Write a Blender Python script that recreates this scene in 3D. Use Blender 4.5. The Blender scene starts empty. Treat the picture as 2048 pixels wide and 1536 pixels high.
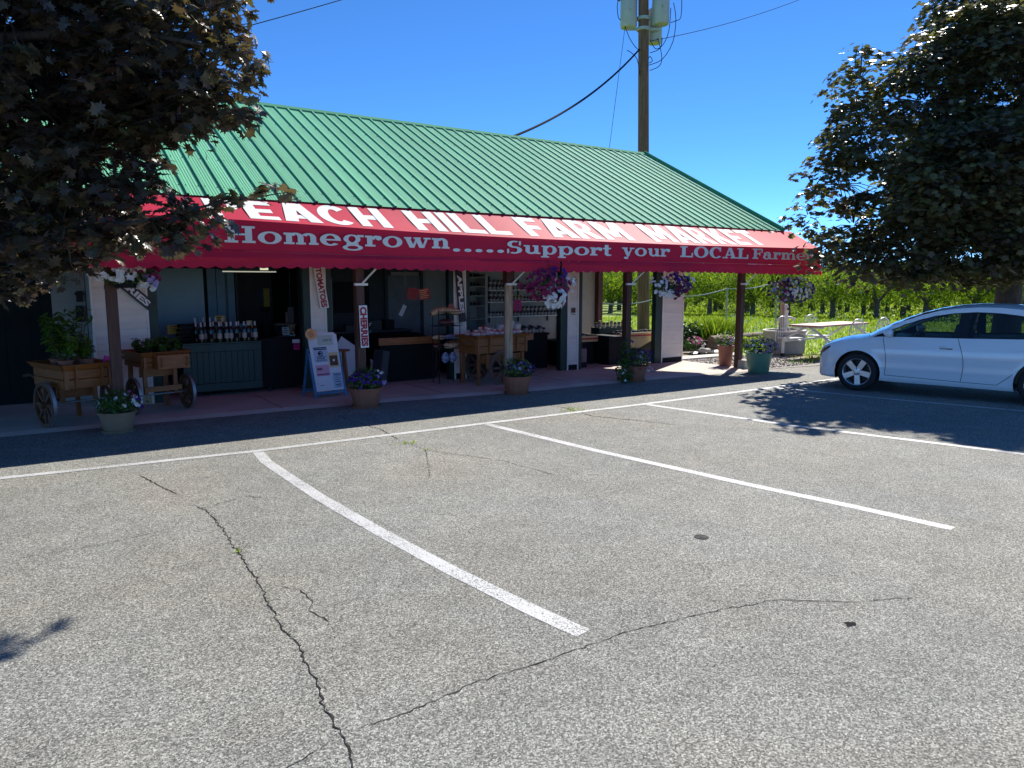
import bpy, bmesh, math, random
import numpy as np
from math import sin, cos, pi, radians as R
from mathutils import Matrix, Vector
random.seed(7); rng = np.random.default_rng(7)
S = bpy.context.scene
C = S.collection

# ---------------------------------------------------------------- camera
cam = bpy.data.objects.new('camera', bpy.data.cameras.new('camera'))
C.objects.link(cam); S.camera = cam
cam.location = (0, 0, 1.8)
cam.rotation_euler = (R(90 - 7.77), 0, R(-33.5))
cam.data.sensor_width = 36; cam.data.lens = 26.02
cam.data.clip_start = 0.05; cam.data.clip_end = 3000

# ---------------------------------------------------------------- sky and sun
SUNV = Vector((0.95, 0.53, 1.0)).normalized()
ELEV = math.asin(SUNV.z); AZ = math.atan2(SUNV.x, SUNV.y)      # clockwise from +Y
w = bpy.data.worlds.new('World'); S.world = w; w.use_nodes = True
nt = w.node_tree; nt.nodes.clear()
sky = nt.nodes.new('ShaderNodeTexSky'); sky.sky_type = 'NISHITA'; sky.sun_disc = False
sky.sun_elevation = ELEV; sky.sun_rotation = AZ
sky.altitude = 2800; sky.air_density = 0.55; sky.dust_density = 0.0; sky.ozone_density = 8.0
hs = nt.nodes.new('ShaderNodeHueSaturation'); hs.inputs['Saturation'].default_value = 1.10; hs.inputs['Hue'].default_value = 0.498
bg = nt.nodes.new('ShaderNodeBackground'); bg.inputs['Strength'].default_value = 0.14
wo = nt.nodes.new('ShaderNodeOutputWorld')
nt.links.new(sky.outputs[0], hs.inputs['Color']); nt.links.new(hs.outputs[0], bg.inputs[0]); nt.links.new(bg.outputs[0], wo.inputs[0])
sun = bpy.data.objects.new('sun', bpy.data.lights.new('sun', 'SUN')); C.objects.link(sun)
sun.data.energy = 4.3; sun.data.angle = R(0.53); sun.data.color = (1, 0.95, 0.87)
sun.rotation_euler = SUNV.to_track_quat('Z', 'Y').to_euler(); sun.location = (20, 12, 30)
S.view_settings.view_transform = 'Standard'; S.view_settings.look = 'None'
S.view_settings.exposure = 0.85; S.view_settings.gamma = 1.0; S.view_settings.use_curve_mapping = False

# ---------------------------------------------------------------- helpers
def link(o, parent=None):
    C.objects.link(o)
    if parent is not None: o.parent = parent
    return o
def tag(o, label=None, cat=None, group=None, kind=None):
    if label: o['label'] = label
    if cat: o['category'] = cat
    if group: o['group'] = group
    if kind: o['kind'] = kind
    return o
def thing(name, label, cat, loc=(0, 0, 0), rz=0.0, group=None):
    o = bpy.data.objects.new(name, None); C.objects.link(o)
    o.empty_display_size = 0.1
    o.location = loc; o.rotation_euler = (0, 0, rz)
    return tag(o, label, cat, group)
def children(o): return KIDS.get(o.name, [])
KIDS = {}
def dup(root, loc, rz=None, label=None):
    r = root.copy(); C.objects.link(r); r.location = loc
    if rz is not None: r.rotation_euler = (0, 0, rz)
    if label: r['label'] = label
    for ch in list(root.children):
        c = ch.copy(); C.objects.link(c); c.parent = r
        for g in list(ch.children):
            d = g.copy(); C.objects.link(d); d.parent = c
    return r
def piece(name, mesh, parent, M):
    o = bpy.data.objects.new(name, mesh); C.objects.link(o); o.parent = parent
    o.matrix_local = M if isinstance(M, Matrix) else Matrix.Translation(M)
    return o
def T(x, y, z): return Matrix.Translation((x, y, z))
def RZ(a): return Matrix.Rotation(a, 4, 'Z')
def RX(a): return Matrix.Rotation(a, 4, 'X')
def RY(a): return Matrix.Rotation(a, 4, 'Y')

class MB:
    def __init__(s, M=None): s.v = []; s.f = []; s.mi = []; s.M = M or Matrix.Identity(4); s.k = 0
    def add(s, vs, fs, M=None):
        A = s.M @ M if M is not None else s.M
        b = len(s.v)
        for p in vs:
            q = A @ Vector(p); s.v.append((q.x, q.y, q.z))
        for f in fs: s.f.append(tuple(i + b for i in f)); s.mi.append(s.k)
        return s
    def box(s, c, d, M=None, taper=1.0):
        x, y, z = d[0] / 2, d[1] / 2, d[2] / 2; t = taper
        vs = [(-x, -y, -z), (x, -y, -z), (x, y, -z), (-x, y, -z), (-x * t, -y * t, z), (x * t, -y * t, z), (x * t, y * t, z), (-x * t, y * t, z)]
        A = T(*c) @ M if M is not None else T(*c)
        return s.add(vs, [(3, 2, 1, 0), (4, 5, 6, 7), (0, 1, 5, 4), (1, 2, 6, 5), (2, 3, 7, 6), (3, 0, 4, 7)], A)
    def bbox(s, x0, x1, y0, y1, z0, z1): return s.box(((x0 + x1) / 2, (y0 + y1) / 2, (z0 + z1) / 2), (x1 - x0, y1 - y0, z1 - z0))
    def bar(s, a, b, wd, ht=None, up=(0, 0, 1)):
        a = Vector(a); b = Vector(b); d = b - a; L = d.length; d.normalize()
        u = Vector(up)
        if abs(d.dot(u)) > .98: u = Vector((0, 1, 0))
        x = u.cross(d).normalized(); y = d.cross(x)
        A = Matrix(((x.x, y.x, d.x, (a.x + b.x) / 2), (x.y, y.y, d.y, (a.y + b.y) / 2), (x.z, y.z, d.z, (a.z + b.z) / 2), (0, 0, 0, 1)))
        h = ht if ht else wd
        x_, y_, z_ = wd / 2, h / 2, L / 2
        vs = [(-x_, -y_, -z_), (x_, -y_, -z_), (x_, y_, -z_), (-x_, y_, -z_), (-x_, -y_, z_), (x_, -y_, z_), (x_, y_, z_), (-x_, y_, z_)]
        return s.add(vs, [(3, 2, 1, 0), (4, 5, 6, 7), (0, 1, 5, 4), (1, 2, 6, 5), (2, 3, 7, 6), (3, 0, 4, 7)], A)
    def lathe(s, prof, n=16, M=None, cap0=False, cap1=False, a0=0, a1=2 * pi, wob=None):
        vs = []; fs = []; full = abs(a1 - a0 - 2 * pi) < 1e-6; m = n if full else n + 1
        for i in range(m):
            a = a0 + (a1 - a0) * i / n
            for r, z in prof:
                rr = r * (1 + (wob(a) if wob else 0)); vs.append((rr * cos(a), rr * sin(a), z))
        k = len(prof)
        for i in range(n):
            j = (i + 1) % m
            for q in range(k - 1): fs.append((i * k + q, j * k + q, j * k + q + 1, i * k + q + 1))
        if cap0: fs.append(tuple(i * k for i in reversed(range(m))))
        if cap1: fs.append(tuple(i * k + k - 1 for i in range(m)))
        return s.add(vs, fs, M)
    def cyl(s, a, b, r0, r1=None, n=10, cap=True):
        a = Vector(a); b = Vector(b); L = (b - a).length; r1 = r0 if r1 is None else r1
        A = T(*a) @ (b - a).to_track_quat('Z', 'Y').to_matrix().to_4x4()
        return s.lathe([(r0, 0), (r1, L)], n, A, cap, cap)
    def tube(s, pts, r, n=6, cap=True):
        pts = [Vector(p) for p in pts]; rs = r if isinstance(r, (list, tuple)) else [r] * len(pts)
        vs = []; fs = []; ref = Vector((0, 0, 1)); px = None
        for i, p in enumerate(pts):
            d = (pts[min(i + 1, len(pts) - 1)] - pts[max(i - 1, 0)]).normalized()
            if px is None:
                px = ref.cross(d)
                if px.length < .05: px = Vector((1, 0, 0))
            px = (px - d * px.dot(d)).normalized(); py = d.cross(px)
            for k in range(n):
                a = 2 * pi * k / n; q = p + (px * cos(a) + py * sin(a)) * rs[i]; vs.append(q[:])
        for i in range(len(pts) - 1):
            for k in range(n): fs.append((i * n + k, i * n + (k + 1) % n, (i + 1) * n + (k + 1) % n, (i + 1) * n + k))
        if cap: fs.append(tuple(reversed(range(n)))); fs.append(tuple((len(pts) - 1) * n + k for k in range(n)))
        return s.add(vs, fs)
    def prism(s, poly, h, M=None):
        n = len(poly); vs = [(x, y, 0) for x, y in poly] + [(x, y, h) for x, y in poly]
        fs = [tuple(reversed(range(n))), tuple(range(n, 2 * n))] + [(i, (i + 1) % n, n + (i + 1) % n, n + i) for i in range(n)]
        return s.add(vs, fs, M)
    def poly(s, pts): return s.add(pts, [tuple(range(len(pts)))])
    def grid(s, fn, nu, nv, M=None):
        vs = [fn(i / nu, j / nv) for i in range(nu + 1) for j in range(nv + 1)]; k = nv + 1
        fs = [(i * k + j, (i + 1) * k + j, (i + 1) * k + j + 1, i * k + j + 1) for i in range(nu) for j in range(nv)]
        return s.add(vs, fs, M)
    def mesh(s, name, mats, smooth=None, bev=0):
        me = bpy.data.meshes.new(name); me.from_pydata(s.v, [], s.f)
        mats = mats if isinstance(mats, (list, tuple)) else [mats]
        for m in mats: me.materials.append(m)
        if len(mats) > 1: me.polygons.foreach_set('material_index', s.mi)
        if bev:
            bm = bmesh.new(); bm.from_mesh(me); bmesh.ops.remove_doubles(bm, verts=bm.verts, dist=1e-5)
            es = [e for e in bm.edges if len(e.link_faces) == 2 and e.calc_face_angle(0) > .5]
            bmesh.ops.bevel(bm, geom=es, offset=bev, segments=1, affect='EDGES', clamp_overlap=True); bm.to_mesh(me); bm.free()
        if smooth:
            me.polygons.foreach_set('use_smooth', [True] * len(me.polygons)); me.set_sharp_from_angle(angle=R(smooth))
        me.update(); return me
    def build(s, name, mats, parent=None, smooth=None, bev=0, loc=None, **kw):
        o = bpy.data.objects.new(name, s.mesh(name, mats, smooth, bev)); C.objects.link(o)
        if parent is not None: o.parent = parent
        if loc is not None: o.location = loc
        return tag(o, **kw)

# ---------------------------------------------------------------- materials
MATS = {}
def N(nt, t, **kw):
    n = nt.nodes.new('ShaderNode' + t)
    for k, v in kw.items():
        if k in n.inputs: n.inputs[k].default_value = v
        else: setattr(n, k, v)
    return n
def mat(name, col, rough=.6, metal=0, var=.15, scale=6, bump=0, bscale=60, spec=.5, stretch=(1, 1, 1), col2=None, trans=0, coat=0, objvar=0, detail=4):
    m = bpy.data.materials.new(name); m.use_nodes = True; nt = m.node_tree
    b = nt.nodes['Principled BSDF']; L = nt.links.new
    b.inputs['Roughness'].default_value = rough; b.inputs['Metallic'].default_value = metal
    b.inputs['Specular IOR Level'].default_value = spec; b.inputs['Coat Weight'].default_value = coat
    tc = N(nt, 'TexCoord'); mp = N(nt, 'Mapping'); mp.inputs['Scale'].default_value = stretch
    L(tc.outputs['Object'], mp.inputs[0])
    if objvar:
        oi = N(nt, 'ObjectInfo'); va = N(nt, 'VectorMath', operation='SCALE'); va.inputs[3].default_value = 30
        cb = N(nt, 'CombineXYZ'); L(oi.outputs['Random'], cb.inputs[0]); L(oi.outputs['Random'], cb.inputs[2]); L(cb.outputs[0], va.inputs[0])
        ad = N(nt, 'VectorMath', operation='ADD'); L(tc.outputs['Object'], ad.inputs[0]); L(va.outputs[0], ad.inputs[1]); L(ad.outputs[0], mp.inputs[0])
    no = N(nt, 'TexNoise'); no.inputs['Scale'].default_value = scale; no.inputs['Detail'].default_value = detail
    L(mp.outputs[0], no.inputs['Vector'])
    rp = N(nt, 'ValToRGB'); rp.color_ramp.elements[0].position = .3; rp.color_ramp.elements[1].position = .7
    c2 = col2 or tuple(min(1, c * (1 + var)) for c in col); c1 = col if col2 else tuple(c * (1 - var) for c in col)
    rp.color_ramp.elements[0].color = (*c1, 1); rp.color_ramp.elements[1].color = (*c2, 1)
    L(no.outputs[0], rp.inputs[0]); out = rp.outputs[0]
    if objvar:
        mm = N(nt, 'MapRange'); mm.inputs[3].default_value = 1 - objvar; mm.inputs[4].default_value = 1 + objvar; L(oi.outputs['Random'], mm.inputs[0])
        vs = N(nt, 'VectorMath', operation='SCALE'); L(out, vs.inputs[0]); L(mm.outputs[0], vs.inputs[3]); out = vs.outputs[0]
    L(out, b.inputs['Base Color'])
    if bump:
        n2 = N(nt, 'TexNoise'); n2.inputs['Scale'].default_value = bscale; n2.inputs['Detail'].default_value = 3; L(mp.outputs[0], n2.inputs['Vector'])
        bp = N(nt, 'Bump'); bp.inputs['Strength'].default_value = bump; bp.inputs['Distance'].default_value = .01
        L(n2.outputs[0], bp.inputs['Height']); L(bp.outputs[0], b.inputs['Normal'])
    if trans:
        tl = N(nt, 'BsdfTranslucent'); L(out, tl.inputs[0]); mx = N(nt, 'MixShader'); mx.inputs[0].default_value = trans
        L(b.outputs[0], mx.inputs[1]); L(tl.outputs[0], mx.inputs[2]); L(mx.outputs[0], nt.nodes['Material Output'].inputs[0])
    MATS[name] = m; return m
def leafmat(name, cols, rough=.45, trans=.25, spec=.5, ttint=(1, 1, 1)):
    """leaf colour picked along a ramp by the face attribute 'var'"""
    m = bpy.data.materials.new(name); m.use_nodes = True; nt = m.node_tree; L = nt.links.new
    b = nt.nodes['Principled BSDF']; b.inputs['Roughness'].default_value = rough; b.inputs['Specular IOR Level'].default_value = spec
    at = N(nt, 'Attribute', attribute_name='var'); rp = N(nt, 'ValToRGB'); e = rp.color_ramp.elements
    while len(e) < len(cols): e.new(.5)
    for i, c in enumerate(cols): e[i].position = i / (len(cols) - 1); e[i].color = (*c, 1)
    oi = N(nt, 'ObjectInfo'); ad = N(nt, 'Math', operation='ADD'); fr = N(nt, 'Math', operation='FRACT')
    L(at.outputs['Fac'], ad.inputs[0]); L(oi.outputs['Random'], ad.inputs[1]); L(ad.outputs[0], fr.inputs[0]); L(fr.outputs[0], rp.inputs[0])
    L(rp.outputs[0], b.inputs['Base Color'])
    tl = N(nt, 'BsdfTranslucent'); tm = N(nt, 'VectorMath', operation='MULTIPLY'); tm.inputs[1].default_value = ttint; L(rp.outputs[0], tm.inputs[0]); L(tm.outputs[0], tl.inputs[0]); mx = N(nt, 'MixShader'); mx.inputs[0].default_value = trans
    L(b.outputs[0], mx.inputs[1]); L(tl.outputs[0], mx.inputs[2]); L(mx.outputs[0], nt.nodes['Material Output'].inputs[0])
    return m
def glassmat(name, tint=(.55, .6, .6), refl=.12):
    m = bpy.data.materials.new(name); m.use_nodes = True; nt = m.node_tree; L = nt.links.new; nt.nodes.remove(nt.nodes['Principled BSDF'])
    tr = N(nt, 'BsdfTransparent'); tr.inputs[0].default_value = (*tint, 1); gl = N(nt, 'BsdfGlossy'); gl.inputs['Roughness'].default_value = .02
    fr = N(nt, 'Fresnel'); fr.inputs[0].default_value = 1.5; ma = N(nt, 'Math', operation='ADD'); ma.inputs[1].default_value = refl - .04; L(fr.outputs[0], ma.inputs[0])
    mx = N(nt, 'MixShader'); L(ma.outputs[0], mx.inputs[0]); L(tr.outputs[0], mx.inputs[1]); L(gl.outputs[0], mx.inputs[2]); L(mx.outputs[0], nt.nodes['Material Output'].inputs[0])
    return m
def emat(name, col, st):
    m = mat(name, col); b = m.node_tree.nodes['Principled BSDF']; b.inputs['Emission Color'].default_value = (*col, 1); b.inputs['Emission Strength'].default_value = st; return m

def asphalt():
    m = bpy.data.materials.new('asphalt'); m.use_nodes = True; nt = m.node_tree; L = nt.links.new; b = nt.nodes['Principled BSDF']
    tc = N(nt, 'TexCoord'); O = tc.outputs['Object']
    def vor(sc):
        v = N(nt, 'TexVoronoi'); v.inputs['Scale'].default_value = sc; L(O, v.inputs['Vector']); return v
    v1 = vor(140); v2 = vor(310)
    s1 = N(nt, 'SeparateColor'); L(v1.outputs['Color'], s1.inputs[0]); s2 = N(nt, 'SeparateColor'); L(v2.outputs['Color'], s2.inputs[0])
    r1 = N(nt, 'ValToRGB'); e = r1.color_ramp.elements
    e[0].position = 0; e[0].color = (.05, .05, .046, 1); e[1].position = 1; e[1].color = (.70, .69, .645, 1)
    for p, c in ((.24, (.095, .095, .088)), (.5, (.222, .22, .205)), (.70, (.315, .312, .288)), (.84, (.48, .475, .44))): k = e.new(p); k.color = (*c, 1)
    mixf = N(nt, 'Mix', data_type='FLOAT'); mixf.inputs[0].default_value = .34; L(s1.outputs[0], mixf.inputs[2]); L(s2.outputs[1], mixf.inputs[3]); L(mixf.outputs[0], r1.inputs[0])
    n1 = N(nt, 'TexNoise'); n1.inputs['Scale'].default_value = .45; n1.inputs['Detail'].default_value = 6; L(O, n1.inputs['Vector'])
    n2 = N(nt, 'TexNoise'); n2.inputs['Scale'].default_value = 2.6; n2.inputs['Detail'].default_value = 5; n2.inputs['Roughness'].default_value = .6; L(O, n2.inputs['Vector'])
    m1 = N(nt, 'MapRange'); m1.inputs[1].default_value = .3; m1.inputs[2].default_value = .7; m1.inputs[3].default_value = .93; m1.inputs[4].default_value = 1.13; L(n1.outputs[0], m1.inputs[0])
    m2 = N(nt, 'MapRange'); m2.inputs[1].default_value = .3; m2.inputs[2].default_value = .7; m2.inputs[3].default_value = .86; m2.inputs[4].default_value = 1.1; L(n2.outputs[0], m2.inputs[0])
    mu = N(nt, 'Math', operation='MULTIPLY'); L(m1.outputs[0], mu.inputs[0]); L(m2.outputs[0], mu.inputs[1])
    # brownish tint in patches
    n3 = N(nt, 'TexNoise'); n3.inputs['Scale'].default_value = .7; n3.inputs['Detail'].default_value = 4; mp = N(nt, 'Mapping'); mp.inputs['Location'].default_value = (7, 3, 0); L(O, mp.inputs[0]); L(mp.outputs[0], n3.inputs['Vector'])
    rt = N(nt, 'ValToRGB'); rt.color_ramp.elements[0].position = .42; rt.color_ramp.elements[0].color = (.94, .95, .92, 1); rt.color_ramp.elements[1].position = .68; rt.color_ramp.elements[1].color = (1.0, .96, .88, 1); L(n3.outputs[0], rt.inputs[0])
    # old oil drips and tyre scuffs: stretched along the bays
    mp4 = N(nt, 'Mapping'); mp4.inputs['Scale'].default_value = (1.9, .55, 1); mp4.inputs['Rotation'].default_value = (0, 0, .12); L(O, mp4.inputs[0])
    n4 = N(nt, 'TexNoise'); n4.inputs['Scale'].default_value = 1.1; n4.inputs['Detail'].default_value = 7; n4.inputs['Roughness'].default_value = .68; L(mp4.outputs[0], n4.inputs['Vector'])
    m4 = N(nt, 'MapRange'); m4.inputs[1].default_value = .60; m4.inputs[2].default_value = .74; m4.inputs[3].default_value = 1; m4.inputs[4].default_value = .80; L(n4.outputs[0], m4.inputs[0])
    n5 = N(nt, 'TexNoise'); n5.inputs['Scale'].default_value = 7; n5.inputs['Detail'].default_value = 3; L(O, n5.inputs['Vector'])
    m5 = N(nt, 'MapRange'); m5.inputs[1].default_value = .70; m5.inputs[2].default_value = .76; m5.inputs[3].default_value = 1; m5.inputs[4].default_value = .72; L(n5.outputs[0], m5.inputs[0])
    mv = N(nt, 'Math', operation='MULTIPLY'); L(m4.outputs[0], mv.inputs[0]); L(m5.outputs[0], mv.inputs[1]); mw = N(nt, 'Math', operation='MULTIPLY'); L(mu.outputs[0], mw.inputs[0]); L(mv.outputs[0], mw.inputs[1]); mu = mw
    sc = N(nt, 'VectorMath', operation='SCALE'); L(r1.outputs[0], sc.inputs[0]); L(mu.outputs[0], sc.inputs[3])
    mm = N(nt, 'VectorMath', operation='MULTIPLY'); L(sc.outputs[0], mm.inputs[0]); L(rt.outputs[0], mm.inputs[1]); L(mm.outputs[0], b.inputs['Base Color'])
    b.inputs['Roughness'].default_value = .82; b.inputs['Specular IOR Level'].default_value = .3
    bp = N(nt, 'Bump'); bp.inputs['Strength'].default_value = .7; bp.inputs['Distance'].default_value = .006; L(mixf.outputs[0], bp.inputs['Height'])
    L(bp.outputs[0], b.inputs['Normal'])
    return m
def linepaint():
    m = mat('line_paint', (.82, .82, .80), .6, var=.05, bump=.4, bscale=300); nt = m.node_tree; L = nt.links.new; b = nt.nodes['Principled BSDF']
    tc = N(nt, 'TexCoord'); v = N(nt, 'TexVoronoi'); v.inputs['Scale'].default_value = 150; L(tc.outputs['Object'], v.inputs['Vector'])
    s = N(nt, 'SeparateColor'); L(v.outputs['Color'], s.inputs[0]); n = N(nt, 'TexNoise'); n.inputs['Scale'].default_value = 3; n.inputs['Detail'].default_value = 5; L(tc.outputs['Object'], n.inputs['Vector'])
    a = N(nt, 'Math', operation='ADD'); L(s.outputs[0], a.inputs[0]); L(n.outputs[0], a.inputs[1])
    rp = N(nt, 'ValToRGB'); rp.color_ramp.elements[0].position = .62; rp.color_ramp.elements[0].color = (.16, .16, .15, 1); rp.color_ramp.elements[1].position = .82; rp.color_ramp.elements[1].color = (.54, .54, .53, 1)
    L(a.outputs[0], rp.inputs[0]); L(rp.outputs[0], b.inputs['Base Color']); return m

M_asph = asphalt(); M_line = linepaint()
M_crack = mat('crack_dark', (.042, .039, .033), .95, var=.4, scale=30, spec=0)
M_conc = mat('concrete', (.55, .475, .41), .8, var=.14, scale=1.6, bump=.25, bscale=120)
M_walk = mat('pale_concrete', (.55, .52, .46), .8, var=.12, scale=3, bump=.2, bscale=90)
M_grav = mat('gravel', (.15, .135, .12), .9, scale=55, col2=(.42, .39, .34), bump=1, bscale=60, detail=2)
M_dirt = mat('dirt', (.24, .20, .14), .95, scale=4, col2=(.38, .32, .23), bump=.6, bscale=40)
M_field = mat('field_soil', (.16, .25, .025), .9, scale=.8, col2=(.30, .38, .05), bump=.4, bscale=20)
M_roof = mat('roof_green', (.165, .50, .30), .7, var=.10, scale=1.6, spec=.12, objvar=.06, stretch=(4, .25, 1))
M_rib = mat('roof_rib', (.09, .30, .175), .9, var=.07, scale=1.2, spec=.05)
M_screw = mat('screw', (.05, .12, .07), .95, spec=0)
M_red = mat('awning_red', (.80, .032, .088), .62, var=.08, scale=1.3, bump=.14, bscale=9, spec=.2, trans=.35)
M_white = mat('white_print', (.78, .78, .76), .7, var=.05, spec=.15)
M_green = mat('dark_green_trim', (.010, .034, .024), .5, var=.2)
M_gcount = mat('green_counter', (.012, .048, .038), .5, var=.2, stretch=(1, 1, .2))
M_sid = mat('siding_cream', (.80, .73, .62), .6, var=.06, scale=3, objvar=.05)
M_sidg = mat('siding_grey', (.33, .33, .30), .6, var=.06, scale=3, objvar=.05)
M_trimw = mat('trim_cream', (.82, .77, .68), .55, var=.05)
M_brown = mat('brown_stain', (.085, .03, .018), .6, var=.35, scale=5, stretch=(6, 6, .6), bump=.2)
M_peel = mat('peeled_wood', (.27, .17, .10), .75, scale=5, col2=(.55, .40, .27), stretch=(6, 6, .5), bump=.3)
M_cart = mat('cart_wood', (.24, .075, .016), .5, scale=4, col2=(.36, .125, .028), stretch=(1.5, 8, 8), bump=.15, objvar=.12)
M_cartl = mat('cart_leg_wood', (.22, .07, .016), .5, scale=4, col2=(.32, .115, .03), stretch=(8, 8, 1), bump=.15)
M_wheel = mat('wheel_wood', (.12, .05, .02), .55, var=.35, scale=9, bump=.2)
M_steel = mat('bright_steel', (.34, .34, .35), .5, .8, var=.1)
M_iron = mat('black_iron', (.02, .02, .022), .45, .6)
M_pole = mat('pole_wood', (.10, .052, .033), .9, scale=6, col2=(.25, .14, .085), stretch=(5, 5, .25), bump=.5, bscale=20)
M_trafo = mat('transformer_grey', (.36, .39, .38), .45, .1, var=.06)
M_wire = mat('wire_black', (.02, .02, .02), .9, spec=.05)
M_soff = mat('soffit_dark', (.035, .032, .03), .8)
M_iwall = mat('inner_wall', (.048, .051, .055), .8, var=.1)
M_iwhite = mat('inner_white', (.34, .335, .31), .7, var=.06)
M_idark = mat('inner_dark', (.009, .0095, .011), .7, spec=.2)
M_terra = mat('terracotta', (.36, .13, .075), .6, var=.12, scale=5)
M_terrat = mat('terracotta_tan', (.30, .20, .12), .7, var=.15, scale=5)
M_gpot = mat('green_pot', (.12, .27, .18), .45, var=.06)
M_bark = mat('bark', (.04, .03, .024), .9, scale=8, col2=(.105, .08, .062), stretch=(3, 3, .6), bump=.8, bscale=14)
M_obark = mat('orchard_bark', (.05, .045, .04), .9, scale=8, col2=(.13, .115, .10), bump=.5)
M_black = mat('black_print', (.012, .012, .013), .9, spec=.1)
M_cherry = mat('red_print', (.36, .015, .03), .6)
M_signblk = mat('sign_black', (.018, .018, .02), .5)
M_blue = mat('sign_blue', (.05, .16, .30), .5)
M_paper = mat('paper_white', (.70, .69, .72), .7, var=.03)
M_bluep = mat('paper_blue', (.42, .50, .62), .7, var=.03)
M_pinkp = mat('paper_pink', (.70, .36, .46), .7, var=.03)
M_orange = mat('note_orange', (.78, .40, .16), .7, var=.1, scale=25)
M_yellow = mat('card_yellow', (.45, .33, .05), .7, var=.15, scale=20)
M_cyan = mat('card_cyan', (.12, .42, .48), .7, var=.06)
M_magenta = mat('magenta_paper', (.55, .015, .20), .6, var=.05)
M_redp = mat('red_poster', (.36, .03, .03), .6, var=.35, scale=30)
M_choc = mat('brown_print', (.10, .055, .03), .7, var=.5, scale=60)
M_bottle = mat('bottle_glass', (.012, .015, .012), .12)
M_cap = mat('cap_pale', (.50, .48, .50), .4, var=.1)
M_jarlid = mat('jar_lid', (.02, .02, .022), .4)
M_jar = mat('jar_dark', (.05, .025, .02), .2, col2=(.14, .06, .03), scale=3, objvar=.5)
M_jlabel = mat('jar_label', (.42, .38, .32), .6)
M_bag = mat('bread_bag', (.42, .25, .12), .3, col2=(.62, .45, .28), scale=14)
M_bagp = mat('plastic_bag', (.42, .20, .18), .15, col2=(.72, .60, .58), scale=16)
M_bucket = mat('bucket_white', (.60, .57, .52), .4, var=.06)
M_tan = mat('tan_board', (.48, .36, .18), .6, var=.08)
M_maroon = mat('maroon', (.15, .025, .03), .5)
M_mauve = mat('mauve_box', (.19, .10, .13), .6)
M_soil = mat('soil', (.03, .022, .015), .95)
M_bluewin = mat('skylit_blue_panel', (.19, .33, .41), .35, var=.06)  # skylight through the window, put into the panel colour
M_bluecur = mat('blue_curtain', (.16, .28, .37), .7, var=.1)
M_car = mat('car_white', (.86, .87, .88), .25, var=.01, spec=.5, coat=.9)
M_carblk = mat('car_black', (.012, .012, .013), .35)
M_tyre = mat('tyre', (.018, .018, .018), .8, bump=.2)
M_rim = mat('alloy', (.62, .61, .62), .3, .75, var=.04)
M_glass = glassmat('car_glass', (.42, .50, .47), .06)
M_wglass = glassmat('shop_glass', (.8, .85, .85), .06)
M_amber = mat('amber', (.42, .12, .05), .3)
M_lens = glassmat('lens', (.8, .8, .8), .1)
M_chair = mat('white_metal', (.72, .73, .74), .35, var=.04)
M_ttop = mat('table_top_red', (.42, .20, .15), .55, var=.15, stretch=(1, 6, 1))
M_trough = mat('trough_grey', (.42, .40, .36), .8, var=.12, bump=.3)
M_rbed = mat('weathered_log', (.20, .15, .11), .85, var=.3, bump=.4, stretch=(.6, 6, 6))
M_hose = mat('hose_green', (.08, .15, .12), .5)
M_petW = mat('petal_white', (.80, .79, .78), .6, var=.04, trans=.25)
M_petM = mat('petal_magenta', (.26, .008, .085), .6, var=.3, trans=.25)
M_petV = mat('petal_violet', (.09, .012, .24), .6, var=.3, trans=.25)
M_petL = mat('petal_lavender', (.40, .32, .58), .6, var=.2, trans=.25)
M_petP = mat('petal_pink', (.62, .16, .34), .6, var=.2, trans=.25)
M_petD = mat('petal_dark', (.05, .006, .06), .6, var=.3, trans=.2)
M_maple = leafmat('maple_leaf', [(.042, .03, .03), (.068, .045, .036), (.055, .054, .034), (.10, .072, .046), (.095, .095, .038), (.14, .10, .05)], .33, .28, .5, (1.4, 1.35, .9))
M_mapleR = leafmat('maple_leaf_far', [(.06, .052, .044), (.095, .076, .05), (.095, .105, .048), (.14, .112, .062), (.14, .16, .056), (.19, .165, .075)], .36, .36, .45, (1.55, 1.65, .9))
M_orch = leafmat('orchard_leaf', [(.04, .10, .012), (.09, .18, .018), (.20, .31, .02), (.07, .13, .016), (.32, .42, .03)], .7, .5, .15, (1.5, 1.4, 1))
M_tree = leafmat('far_leaf', [(.02, .05, .015), (.04, .085, .02), (.03, .06, .02)], .8, .2, .05)
M_grass = leafmat('grass_blade', [(.15, .25, .018), (.25, .38, .025), (.34, .46, .035), (.20, .30, .025), (.42, .46, .06)], .6, .6, .3)
M_plant = leafmat('plant_leaf', [(.03, .09, .015), (.06, .15, .02), (.04, .11, .015), (.10, .19, .03)], .45, .3)
M_citrus = leafmat('citrus_leaf', [(.05, .13, .012), (.10, .20, .02), (.14, .24, .03), (.06, .14, .02)], .35, .35)
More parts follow.
